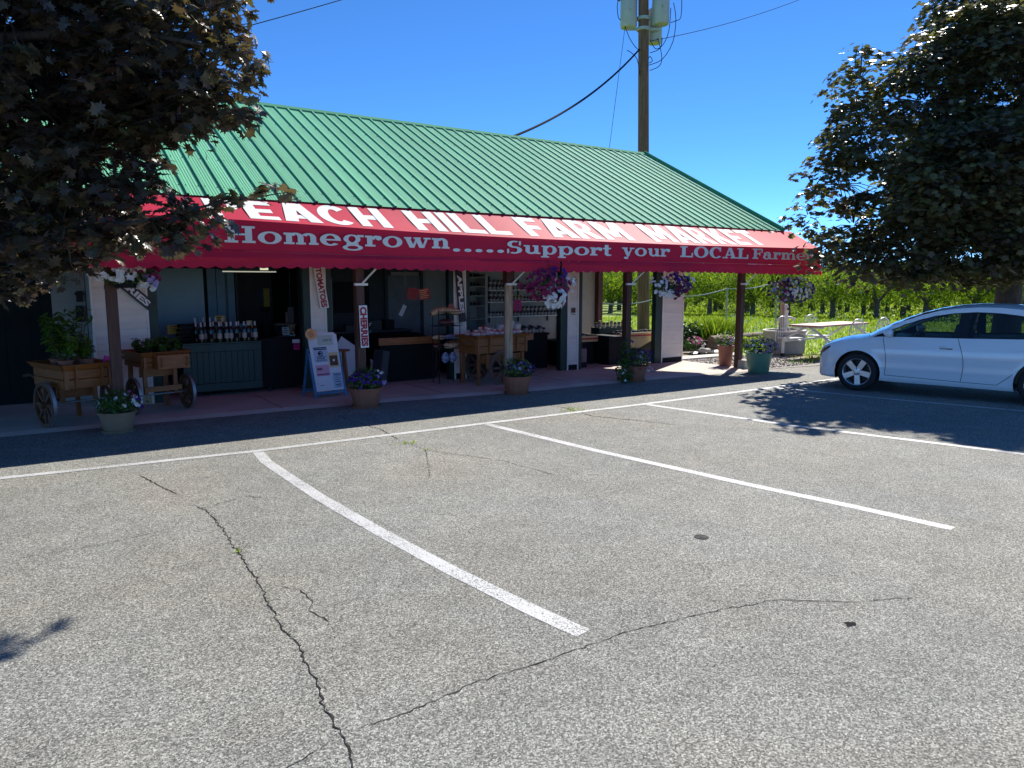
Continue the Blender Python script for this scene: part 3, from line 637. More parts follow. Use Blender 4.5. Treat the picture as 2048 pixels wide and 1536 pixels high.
# clad piers: a core, corner trims and each board lapped over the one below
def boards_mesh(wd, h=.1):
    m = MB(); m.add([(0, -.024, .006), (wd, -.024, .006), (wd, -.010, h - .010), (0, -.010, h - .010), (0, 0, .006), (wd, 0, .006), (wd, 0, h - .010), (0, 0, h - .010)], [(0, 1, 2, 3), (4, 5, 1, 0), (3, 2, 6, 7), (0, 3, 7, 4), (1, 5, 6, 2)]); return m.mesh('siding_board', M_sid)
def pier(x0, x1, y, ztop=2.62, dp=.14, trim=True, mm=M_sid, gl=.09, gr=.07):
    core = MB(); core.bbox(x0, x1, y + .002, y + dp, .03, ztop); core = core.build('pier', M_trimw, B)
    e = .028; bm_ = boards_mesh(x1 - x0 - 2 * e)
    for k in range(int((ztop - .14) / .1)): piece('siding_board', bm_, core, (x0 + e, y, .14 + .1 * k))
    t = MB(); t.bbox(x0 - .004, x0 + e - .001, y - .026, y - .0005, .03, ztop - .001); t.bbox(x1 - e + .001, x1 + .004, y - .026, y - .0005, .03, ztop - .001); t.build('corner_trim', M_trimw, core)
    bt = MB(); bt.bbox(x0 + e, x1 - e, y - .03, y - .001, .031, .135); bt.build('base_trim', M_idark if gl else M_tan, core)
    if gl: g = MB(); g.bbox(x0 - gl, x0 - .006, y - .012, y + .11, .03, 2.6); g.build('door_post', M_green, B)
    if gr: g = MB(); g.bbox(x1 + .006, x1 + gr, y - .012, y + .11, .03, 2.6); g.build('door_post', M_green, B)
    return core
pier(.84, 1.56, 12.0, gl=0, gr=.13); pier(3.97, 4.23, 11.98, gl=.12, gr=.1); pier(6.63, 6.88, 11.96, gl=.1, gr=.09); pier(9.25, 9.53, 11.95, gl=.17, gr=.1); pier(11.88, 12.54, 11.92, gl=.2, gr=0, dp=.16)
# recessed grey side wall at far left and the dark green boarded door
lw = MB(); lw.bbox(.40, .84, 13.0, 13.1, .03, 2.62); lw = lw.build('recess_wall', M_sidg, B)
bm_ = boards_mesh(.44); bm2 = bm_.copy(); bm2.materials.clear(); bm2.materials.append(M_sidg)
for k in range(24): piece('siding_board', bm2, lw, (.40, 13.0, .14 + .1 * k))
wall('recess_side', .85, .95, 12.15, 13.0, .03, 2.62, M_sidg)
gd = MB(); gd.bbox(-3.2, .40, 13.02, 13.1, .03, 2.62); gd = gd.build('boarded_door', M_idark, B)
pk = MB(); pk.bbox(0, .145, -.018, 0, 0, 2.5); pk = pk.mesh('plank', mat('door_black_green', (.010, .017, .016), .8, spec=.15))
for k in range(24): piece('plank', pk, gd, (-3.2 + .15 * k, 13.018, .05))
mb_ = MB(); mb_.bbox(.72, .80, 12.92, 12.98, 1.52, 1.68); mb_.bbox(.70, .82, 12.9, 12.97, 1.62, 1.66); mb_.build('wall_lamp', M_iron, B)
mb_ = MB(); mb_.bbox(.70, .80, 12.90, 12.98, 1.22, 1.46); mb_.build('meter_box', M_iron, B)

# ================================================================ awning
AW = thing('awning', 'red fabric awning with white lettering along the front of the market', 'awning', (0, 0, 0))
AX0, AX1, AY = .55, 14.80, 10.05
def seamz(x): return 2.185 + .05 * math.exp(-((x - 1) / 2.2) ** 2) + (-.02 if 6 < x < 9 else 0)
def topz(x): return 2.515 + .10 * math.exp(-((x - 1.5) / 3.2) ** 2) + .03 * max(0, (x - 11) / 3.5)
def top_pt(x, t): z = topz(x); return (x, AY + .775 * t, z + (2.962 - z) * t - .012 * sin(pi * t) * (1 + .15 * sin(x * 5.2)))
m = MB(); m.grid(lambda u, v: top_pt(AX0 + (AX1 - AX0) * u, v), 120, 6); m.build('top_panel', M_red, AW, smooth=40)
def fas(x, t):
    z = topz(x) + (seamz(x) - topz(x)) * t
    return (x, AY - .012 * t + .010 * sin(pi * t) * sin(x * 2.1), z)
m = MB(); m.grid(lambda u, v: fas(AX0 + (AX1 - AX0) * u, v), 140, 5); m.build('front_panel', M_red, AW, smooth=40)
def val(x, t, ph=0, x0=0, x1=1):
    sc_ = abs(sin(pi * x / .175)) ** .7; zb = 1.985 - .012 * cos(x * .9) - .035 * sc_ + .035
    z = seamz(x) - .004 + (zb - seamz(x)) * t
    e = min(1, (x - x0) / .6, (x1 - x) / .6); y = AY - .03 - t * (.05 + .055 * sin(x * 1.7 + ph) * .6 + .02 * sin(x * 6.3)) + (1 - e) * .04 * t - .025 * math.exp(-((t - .3 - .1 * sin(x * .8)) / .16) ** 2)
    return (x, y, z)
for x0, x1, ph in ((AX0, 7.59, 0), (7.63, AX1, 2)):
    n = int((x1 - x0) / .0175)
    m = MB(); m.grid(lambda u, v: val(x0 + (x1 - x0) * u, v, ph, x0, x1), n, 7); m.build('valance', M_red, AW, smooth=40)
for X in (AX0, AX1):
    m = MB(); m.add([(X, AY, topz(X)), (X, AY - .012, seamz(X)), (X, AY - .07, 1.99), (X, AY + .35, 2.02), (X, AY + .82, 2.2), (X, AY + .82, 2.945)], [(0, 1, 2, 3, 4, 5)]); m.build('end_panel', M_red, AW)
m = MB(); m.tube([(AX0, AY + .02, 2.20), (AX1, AY + .02, 2.20)], .018); m.tube([(AX0, AY + .025, 2.49), (AX1, AY + .025, 2.49)], .018)
for x in (.6, 2.2, 3.8, 5.4, 7.6, 9.2, 10.8, 12.4, 14.75): m.tube([(x, AY + .02, 2.48), (x, AY + .8, 2.9)], .014); m.tube([(x, AY + .02, 2.2), (x, AY + .02, 2.48)], .014)
m.build('frame', M_white, AW)
# lettering on the sloping top (laid on the cloth by following it)
for s, x0, x1 in (('PEACH', 2.12, 4.64), ('HILL', 5.04, 6.74), ('FARM', 7.08, 9.40), ('MARKET', 9.90, 13.12)):
    g = block(s); xs = [v[0] for v in g.v]; vs = []
    for vx, vy, vz in g.v:
        X = x0 + (vx - min(xs)) / (max(xs) - min(xs)) * (x1 - x0); p = top_pt(X, .10 + .80 * vy); vs.append((p[0], p[1] - .002, p[2] + .003 + vz * .2))
    me = bpy.data.meshes.new('lettering'); me.from_pydata(vs, [], g.f); me.materials.append(M_white); me.update(); link(bpy.data.objects.new('lettering', me), AW)
def fm(x, z): return T(x, AY - .022, z) @ RX(R(90))
for s, x0, x1, z, cap in (('Homegrown', 2.24, 5.50, 2.315, .215), ('.....', 5.56, 6.48, 2.275, .20), ('Support', 6.54, 8.74, 2.272, .195), ('your', 8.97, 10.16, 2.285, .20), ('LOCAL', 10.43, 12.37, 2.285, .205), ('Farmer', 12.50, 14.52, 2.29, .205)):
    serif('lettering', s, M_white, AW, fm(x0, z), x1 - x0, cap)
# little support arms of the awning on each post, and the posts
POST = [(.95, 'brown', 'far left brown post with a hanging basket of white flowers at its top', 0), (4.17, 'brown', 'brown post carrying the white CHERRIES sign', 0), (6.80, 'peel', 'pale peeled wooden post in front of the middle cart', 0), (9.44, 'brown', 'brown post behind the pot of trailing dark petunias', 0), (12.62, 'brown', 'brown post standing beside the big green flower pot', 0)]
for i, (x, k, lb, _) in enumerate(POST):
    p = thing('support_post', lb, 'post', (x, 10.38, .03), group='posts holding up the awning')
    m = MB(); m.box((0, 0, 1.28), (.125, .125, 2.56)); m.build('timber', M_brown, p, bev=.006) if k == 'brown' else None
    if k != 'brown':
        m = MB(); m.cyl((0, 0, 0), (0, 0, 1.74), .078, .07, 9); m.build('log', M_peel, p, smooth=60); m = MB(); m.box((0, 0, 2.15), (.14, .14, .82)); m.build('timber', M_brown, p)
    if i: 
        m = MB(); m.box((0, -.09, 1.75), (.20, .05, .035)); m.build('bracket', M_trimw, p)
        m = MB(); m.bar((.02, -.11, 1.77), (.20, -.30, 2.02), .03, .02); m.build('brace', M_trimw, p)
    else:
        m = MB(); m.box((0, -.075, 1.72), (.16, .025, .05)); m.build('bracket', M_brown, p)
cb = MB(); cb.box((0, 0, .0), (.2, .2, .2), taper=.9); cb.build('post_block', M_conc, loc=(12.62, 10.22, .10), bev=.01, label='small concrete block at the foot of the right end post', cat='block')

# ================================================================ painted signs
def sign(name, word, label, M, wd, ln, mb, ml, cap, bold=.03, off=.04, cut=0):
    t = thing(name, label, 'sign'); t.matrix_world = M
    m = MB()
    if cut: m.prism([(0, 0), (ln, 0), (ln, wd * .4), (ln - .02, wd), (0, wd)], .018)
    else: m.bbox(0, ln, 0, wd, 0, .016)
    m.build('board', mb, t, bev=.003); text('lettering', word, ml, t, T(off, (wd - cap) / 2, .0195), ln - 2 * off, cap, bold=bold); return t
def vert(x, y, z, lean=0): return T(x, y, z) @ RX(R(90)) @ RZ(R(-90) + lean)
sign('tomatoes_sign', 'TOMATOES', 'cream board with red TOMATOES lettering leaning down the siding pier', vert(4.02, 11.93, 2.05, R(8)), .15, .68, M_trimw, M_cherry, .10, .045, .02)
sign('apples_sign', 'APPLES', 'black board with white APPLES lettering on the narrow pier', vert(6.63, 11.91, 2.10, R(5)), .145, 1.02, M_signblk, M_white, .095, .045, .16)
sign('cherries_sign', 'CHERRIES', 'white board with red CHERRIES lettering nailed to a brown post', vert(4.118, 10.275, 1.475, R(1.5)), .125, .62, M_white, M_cherry, .105, .055, .02)
sign('berries_sign', 'BERRIES', 'black board with white BERRIES lettering tilted across the left siding', T(.98, 11.955, 1.96) @ RX(R(90)) @ RZ(R(-44)), .145, .80, M_signblk, M_white, .09, .045, .045, cut=1)
pl = MB(); pl.bbox(-.05, .05, -.012, 0, 0, .1); pl.bbox(-.05, .05, -.01, 0, -.035, -.022); pl.build('small_plaque', M_choc, loc=(9.39, 11.928, 1.2), label='small orange brown plaque on the siding pier by the right bay', cat='plaque')
pf = MB(); pf.prism([(.055 * cos(a) * (1 + .2 * cos(4 * a)), .05 * sin(a) * (1 + .2 * cos(4 * a))) for a in [k * .4 for k in range(16)]], .012, T(9.4, 11.92, 1.87) @ RX(R(90))); pf.build('wall_ornament', M_sidg, label='small grey butterfly ornament high on the siding pier', cat='ornament')
# ================================================================ wooden barrows
def wheel_parts(parent, c, ax, r, n=8):
    """wheel with its axle along the local direction ax; a thing's part with rim, hub, spokes below it"""
    A = T(*c) @ Vector(ax).to_track_quat('Z', 'Y').to_matrix().to_4x4()
    m = MB(A); m.lathe([(r - .055, -.022), (r - .006, -.024), (r - .006, .024), (r - .055, .022), (r - .055, -.022)], 28)
    w_ = m.build('wheel', M_wheel, parent, smooth=40)
    m = MB(A); m.lathe([(r - .004, -.02), (r, -.02), (r, .02), (r - .004, .02)], 28); m.build('iron_tyre', M_steel, w_, smooth=40)
    m = MB(A); m.cyl((0, 0, -.06), (0, 0, .06), .045, .045, 12); m.build('hub', M_wheel, w_, smooth=40)
    for k in range(n):
        a = 2 * pi * k / n; m = MB(A); m.bar((.04 * cos(a), .04 * sin(a), 0), ((r - .05) * cos(a), (r - .05) * sin(a), 0), .04, .026, up=(0, 0, 1)); m.build('spoke', M_wheel, w_)
    return w_
def barrow(name, label, loc, rz, W, D, z0, z1, rw, wx, wy, rimw=.07, legs=(), handles=None, wheels=(1, -1)):
    """tray W x D (local x, y), from z0 to z1, flared rim board; wheels at local x = +-wx, y = wy"""
    t = thing(name, label, 'barrow', loc, rz, 'old wooden barrows used as displays')
    hz = (z1 - z0) / 2
    def plank(a, b, z, h, th, fl=0):
        m = MB(); m.bar((a[0], a[1], z), (b[0], b[1], z), th, h, up=(0, 0, 1)); return m.build('plank', M_cart, t, bev=.004)
    x, y = W / 2, D / 2
    for k in range(2):
        z = z0 + hz * (k + .5); g = hz - .006
        for a, b in (((-x, -y), (x, -y)), ((-x, y), (x, y))): plank(a, b, z, g, .022) if False else None
        m = MB(); m.box((0, -y, z), (W, .024, g)); m.build('plank', M_cart, t, bev=.004)
        m = MB(); m.box((0, y, z), (W, .024, g)); m.build('plank', M_cart, t, bev=.004)
        m = MB(); m.box((-x, 0, z), (.024, D - .03, g)); m.build('plank', M_cart, t, bev=.004)
        m = MB(); m.box((x, 0, z), (.024, D - .03, g)); m.build('plank', M_cart, t, bev=.004)
    m = MB(); m.box((0, 0, z0 + .02), (W - .03, D - .03, .02)); m.box((0, 0, z1 - .04), (W - .05, D - .05, .02)); m.build('tray_floor', [M_soil], t)
    # flared rim boards
    f = rimw
    for (a, b, nx, ny) in (((-x, -y), (x, -y), 0, -1), ((-x, y), (x, y), 0, 1), ((-x, -y), (-x, y), -1, 0), ((x, -y), (x, y), 1, 0)):
        o_ = .05; i0 = Vector((a[0], a[1], z1)); i1 = Vector((b[0], b[1], z1)); n_ = Vector((nx, ny, 0)); d_ = (i1 - i0).normalized()
        p0 = i0 + n_ * .014 + d_ * -.014; p1 = i1 + n_ * .014 + d_ * .014; q0 = p0 + n_ * o_ - d_ * o_ + Vector((0, 0, f)); q1 = p1 + n_ * o_ + d_ * o_ + Vector((0, 0, f)); th = n_ * -.022
        m = MB(); m.add([tuple(v) for v in (p0, p1, q1, q0, p0 + th, p1 + th, q1 + th, q0 + th)], [(0, 1, 2, 3), (7, 6, 5, 4), (0, 4, 5, 1), (1, 5, 6, 2), (2, 6, 7, 3), (3, 7, 4, 0)]); m.build('rim_board', M_cart, t)
    for sx in (-.55, .55):
        for sy in (-1, 1):
            m = MB(); m.bar((sx * x, sy * (y + .02), z0 + .01), (sx * x, sy * (y + .055), z1 + f * .8), .04, .022, up=(1, 0, 0)); m.build('slat', M_cartl, t, bev=.003)
    for sx in (-1, 1):
        m = MB(); m.box((sx * (x - .02), -y - .02, (z0 + z1) / 2), (.045, .03, z1 - z0 + .01)); m.build('corner_post', M_cartl, t, bev=.003)
    for sx, sy in legs:
        m = MB(); m.bar((sx * x, sy * y, z0 + .05), (sx * (x + .02), sy * (y + .02), 0), .055, .05); m.build('leg', M_cartl, t, bev=.004)
    for s in wheels: wheel_parts(t, (s * wx, wy, rw), (1, 0, 0), rw)
    m = MB(); m.cyl((-wx, wy, rw), (wx, wy, rw), .013); m.build('axle', M_steel, t, smooth=40)
    for s in (-1, 1):
        m = MB(); m.bar((s * x * .7, wy, rw), (s * x * .7, wy, z0), .05, .04); m.build('axle_block', M_cartl, t)
    m = MB(); m.box((0, wy + .1, z0 - .09), (W * .8, .03, .13)); m.build('cross_board', M_cart, t)
    if handles:
        for s in (-1, 1):
            m = MB(); a = handles; m.tube([(s * x * .8, a * y, z0 + .05), (s * x * .82, a * (y + .25), z0 + .10), (s * x * .82, a * (y + .45), z0 + .07)], .02); m.build('handle', M_wheel, t, smooth=50)
    return t
c1 = barrow('wooden_barrow', 'front left wooden barrow full of tall leafy plants', (.50, 10.95, .02), R(20), .56, .86, .49, .72, .29, .40, -.14, legs=((-.7, .9), (.7, .9)), handles=1)
c2 = barrow('wooden_barrow', 'wooden barrow of low herb pots beside the dark green counter', (1.52, 11.28, .03), R(14), .58, .62, .64, .78, .25, .36, -.12, legs=((-.8, .9), (.8, .9)), handles=1)
dr = MB(); dr.box((.04, -.43, .72), (.43, .16, .19)); dr = dr.build('drawer', M_cart, c2, bev=.005)
for s in (-.13, .21):
    m = MB(); m.tube([(s, -.515, .78), (s + .012, -.545, .75), (s, -.545, .69), (s, -.515, .66)], .012); m.build('drawer_handle', M_cartl, dr, smooth=50)
lb = MB(); lb.box((0, -.2, .33), (.5, .03, .07)); lb.build('low_rail', M_cart, c2)
c3 = barrow('wooden_barrow', 'middle wooden barrow piled with bagged produce', (7.02, 11.22, .03), R(8), 1.15, .5, .55, .82, .30, .12, -.33, rimw=.05, legs=((-.86, -.8), (-.86, .9), (.9, .9), (.9, -.8)), wheels=())
wheel_parts(c3, (-.08, -.36, .30), (0, 1, 0), .30, 8); wheel_parts(c3, (-.08, .34, .30), (0, 1, 0), .30, 8)
m = MB(); m.tube([(-.57, -.2, .76), (-.72, -.2, .77), (-.86, -.2, .745)], .022); m.build('handle', M_wheel, c3, smooth=50)
m = MB(); m.tube([(-.57, .2, .76), (-.72, .2, .77), (-.86, .2, .745)], .022); m.build('handle', M_wheel, c3, smooth=50)
m = MB(); m.box((.66, -.1, .80), (.2, .3, .12)); m.build('end_shelf', M_cart, c3, bev=.004)
# plants standing in the barrows
def pot(parent, r, h, material, name='pot', z=0, rim=.12, flute=0, n=24, soil=True):
    m = MB(); m.lathe([(r * .72, 0), (r * .74, .005), (r * .94, h * (1 - rim)), (r * .94 + .012, h * (1 - rim)), (r + .01, h), (r - .015, h), (r * .86, h * .86)], n, T(0, 0, z), cap0=True, wob=(lambda a: .018 * cos(16 * a)) if flute else None)
    o = m.build(name, material, parent, smooth=45)
    if soil: s = MB(); s.lathe([(0, 0), (r * .89, 0)], 16, T(0, 0, z + h * .88)); s.build('soil', M_soil, parent)
    return o
def leafy(name, label, loc, hgt, nst, spread, leafs, lsize, material, kind='oval', group=None, potr=.09, poth=.13, pm=None, cat='plant'):
    t = thing(name, label, cat, loc, random.uniform(0, 6), group); pot(t, potr, poth, pm or M_terra)
    st = MB(); P = []; Nn = []
    for k in range(nst):
        a = random.uniform(0, 2 * pi); h = hgt * random.uniform(.65, 1); L = spread * random.uniform(.3, 1)
        pts = [(potr * .4 * cos(a) * (1 - q) + L * cos(a) * q ** 1.4 + random.gauss(0, .008), potr * .4 * sin(a) * (1 - q) + L * sin(a) * q ** 1.4 + random.gauss(0, .008), poth * .8 + (h - poth * .8) * q) for q in (0, .25, .5, .75, 1)]
        st.tube(pts, [.007, .006, .005, .004, .002], 5)
        for _ in range(leafs):
            q = random.uniform(.2, 1); i = min(3, int(q * 4)); f = q * 4 - i; b = Vector(pts[i]).lerp(Vector(pts[i + 1]), f); aa = random.uniform(0, 6.28)
            P.append((b.x + cos(aa) * lsize * .55, b.y + sin(aa) * lsize * .55, b.z + random.gauss(0, .01))); Nn.append((cos(aa) * .5 + random.gauss(0, .3), sin(aa) * .5 + random.gauss(0, .3), .8))
    st.build('stem', M_obark, t)
    o = leaves('foliage', kind, np.array(P), np.array(Nn), np.full(len(P), lsize) * rng.uniform(.7, 1.25, len(P)), material, t); o['kind'] = 'stuff'
    return t
for (dx, dy, h, ns, lb, lf, ls, kd) in [(-.12, .1, .60, 4, 'tallest leafy sapling in the front left barrow', 26, .085, 'oval'), (.14, .16, .75, 2, 'thin sapling with drooping pointed leaves on the right of the front barrow', 20, .10, 'long'), (-.16, -.22, .42, 4, 'bushy pale green sapling at the left front of the barrow', 22, .075, 'oval'), (.1, -.2, .36, 4, 'low green plant at the front corner of the left barrow', 20, .07, 'oval'), (-.02, .30, .5, 4, 'leafy green plant at the back of the front left barrow', 22, .08, 'oval')]:
    p = Vector((.50, 10.95, .02)) + RZ(R(20)) @ Vector((dx, dy, .70)); leafy('potted_sapling', lb, p, h * 1.25, ns + 2, .26, int(lf * 1.3), ls * 1.25, M_citrus, kd, 'saplings in the front left barrow')
for k, (dx, dy, lb) in enumerate([(-.18, -.15, 'left front herb pot on the second barrow'), (.02, -.18, 'herb pot at the front middle of the second barrow'), (.2, -.15, 'pink herb pot at the right front of the second barrow'), (-.16, .1, 'left rear herb pot on the second barrow'), (.06, .12, 'rear middle herb pot on the second barrow'), (.22, .12, 'rear right herb pot on the second barrow')]):
    p = Vector((1.52, 11.28, .03)) + RZ(R(14)) @ Vector((dx, dy, .76)); leafy('herb_pot', lb, p, .26, 7, .15, 26, .055, M_plant, 'oval', 'herb pots on the second barrow', .055, .09, M_terra if k == 2 else M_idark, 'herb')
mg = thing('price_card', 'bright magenta card leaning at the corner of the front left barrow', 'card', (.90, 10.84, .66), R(10)); m = MB(); m.box((0, 0, .09), (.14, .006, .22), RX(R(-12)) @ RY(R(18))); m.build('card', M_magenta, mg)

# ================================================================ flower pots on the ground
def flowerpot(name, label, loc, r, h, pm, spec, leaf=(300, .24, .15), flute=1, saucer=1, size=.055):
    t = thing(name, label, 'flower pot', loc, random.uniform(0, 6) * 0); pot(t, r, h, pm, flute=flute, n=64 if flute else 24)
    if saucer: m = MB(); m.lathe([(0, 0), (r * .85, 0), (r * .92, .03), (r * .88, .03), (r * .8, .012)], 24); m.build('saucer', pm, t, smooth=40)
    foliage(t, leaf[0], (0, 0, h + leaf[2] * .55), (leaf[1], leaf[1], leaf[2]), .05); blooms(t, spec, size); return t
fz = (0, -.6, .5)
flowerpot('flower_pot', 'tan pot of white petunias with a few violet ones at the far left post', (.90, 10.10, .0), .215, .25, M_terrat, [('W', 9, (.1, -.12, .36), (.16, .1, .1), fz), ('P', 4, (.2, 0, .42), (.1, .1, .08), fz), ('V', 7, (.26, -.05, .30), (.1, .1, .12), fz)], (420, .27, .17), 0)
flowerpot('flower_pot', 'terracotta pot of deep violet petunias below the CHERRIES post', (4.13, 10.12, .0), .235, .29, M_terra, [('V', 40, (0, 0, .38), (.25, .25, .15), fz), ('W', 5, (.17, -.03, .47), (.12, .1, .08), fz), ('L', 4, (.16, -.1, .40), (.12, .1, .08), fz)], (420, .27, .2))
flowerpot('flower_pot', 'terracotta pot of pale lavender petunias under the peeled wooden post', (6.70, 9.98, .0), .235, .30, M_terra, [('V', 14, (.1, 0, .42), (.26, .22, .12), fz), ('L', 12, (.02, -.16, .44), (.18, .1, .1), fz), ('D', 12, (0, 0, .42), (.28, .25, .12), fz)], (460, .29, .19))
t4 = flowerpot('flower_pot', 'terracotta pot of trailing dark petunias with one white cluster', (9.42, 10.12, .0), .235, .29, M_terra, [('V', 26, (.24, 0, .42), (.15, .2, .16), fz), ('W', 7, (.04, -.14, .47), (.07, .06, .09), fz), ('D', 26, (-.12, -.05, .38), (.32, .22, .24), fz)], (520, .32, .22))
p_, d_ = ball(340, (-.32, -.1, .22), (.2, .16, .26), .2); leaves_tag(p_, d_, 340, .055, M_plant, t4, 'oval'); p_, d_ = ball(120, (-.22, -.02, .62), (.12, .1, .2), .2); leaves_tag(p_, d_, 120, .05, M_plant, t4, 'oval')
blooms(t4, [('W', 6, (-.36, -.16, .12), (.12, .08, .14), fz), ('V', 6, (-.22, -.06, .66), (.12, .08, .16), fz), ('W', 4, (.3, -.1, .2), (.05, .05, .05), fz)], .05)
flowerpot('flower_pot', 'big pale green pot full of lavender petunias', (12.40, 9.68, .0), .27, .42, M_gpot, [('L', 62, (.05, -.02, .52), (.36, .3, .17), fz), ('D', 26, (0, -.02, .52), (.37, .3, .17), fz), ('P', 12, (.2, -.1, .48), (.18, .18, .12), fz), ('W', 14, (.0, -.02, .54), (.34, .3, .15), fz)], (520, .38, .2), 0, 0)
flowerpot('flower_pot', 'tall terracotta pot of pink and lavender petunias behind the right post', (12.62, 10.72, .03), .17, .44, M_terra, [('L', 14, (-.06, -.08, .52), (.22, .18, .12), fz), ('P', 9, (-.06, -.08, .52), (.22, .18, .12), fz), ('W', 4, (.1, -.1, .5), (.12, .12, .1), fz)], (320, .24, .2), 0, 0)

# ================================================================ hanging baskets
def basket(label, loc, spec, leaf, top, size=.06):
    t = thing('hanging_basket', label, 'hanging basket', loc, 0, 'petunia baskets hanging under the awning')
    m = MB(); m.lathe([(0, -.12), (.11, -.11), (.16, 0), (.165, 0), (.115, -.12)], 18); m.build('basket', M_idark, t, smooth=50)
    m = MB()
    for k in range(3): a = 2 * pi * k / 3; m.tube([(.16 * cos(a), .16 * sin(a), 0), (0, 0, top)], .003, 4)
    m.build('wire', M_iron, t)
    for n_, c_, r_ in leaf: foliage(t, n_, c_, r_, .05)
    blooms(t, spec, size); return t
fb = (0, -.8, .1)
basket('far left hanging basket with white petunias and a magenta fringe', (1.10, 10.22, 1.86), [('W', 46, (-.14, -.06, .05), (.25, .2, .11), fb), ('M', 34, (.27, 0, .07), (.13, .16, .12), fb), ('L', 6, (.25, -.1, -.05), (.1, .1, .08), fb), ('W', 8, (.22, -.06, -.10), (.10, .1, .05), fb)], [(420, (.05, 0, .02), (.34, .22, .12))], .35, .075)
basket('large magenta petunia basket with one big white cluster low down', (7.33, 10.0, 1.78), [('M', 170, (-.05, 0, -.02), (.44, .3, .25), fb), ('W', 95, (.02, -.16, -.22), (.20, .17, .19), fb), ('V', 16, (.14, -.05, .18), (.2, .15, .1), fb), ('W', 14, (.42, 0, .02), (.08, .15, .16), fb), ('M', 8, (.2, -.16, -.26), (.1, .08, .08), fb)], [(420, (0, 0, -.03), (.38, .28, .22))], .40, .072)
basket('hanging basket of dark violet petunias with white ones at both sides', (10.28, 10.1, 1.76), [('D', 26, (.08, 0, 0), (.36, .28, .2), fb), ('V', 60, (.12, -.02, .02), (.34, .26, .2), fb), ('M', 26, (.18, -.06, -.05), (.22, .2, .2), fb), ('W', 26, (-.38, -.04, .0), (.16, .2, .16), fb), ('W', 16, (-.16, -.1, -.16), (.24, .12, .08), fb), ('W', 16, (.46, 0, .06), (.1, .14, .16), fb)], [(420, (0, 0, -.03), (.42, .28, .2))], .42, .072)
basket('far right hanging basket of white and purple petunias under the awning end', (13.85, 10.12, 1.66), [('V', 85, (.2, 0, 0), (.58, .35, .27), fb), ('W', 60, (0, -.22, .02), (.40, .2, .24), fb), ('L', 26, (-.3, -.05, .0), (.45, .3, .24), fb), ('D', 46, (0, 0, -.02), (.75, .35, .28), fb), ('M', 20, (-.4, -.1, -.05), (.36, .26, .22), fb)], [(620, (0, 0, -.03), (.72, .33, .26))], .52, .072)

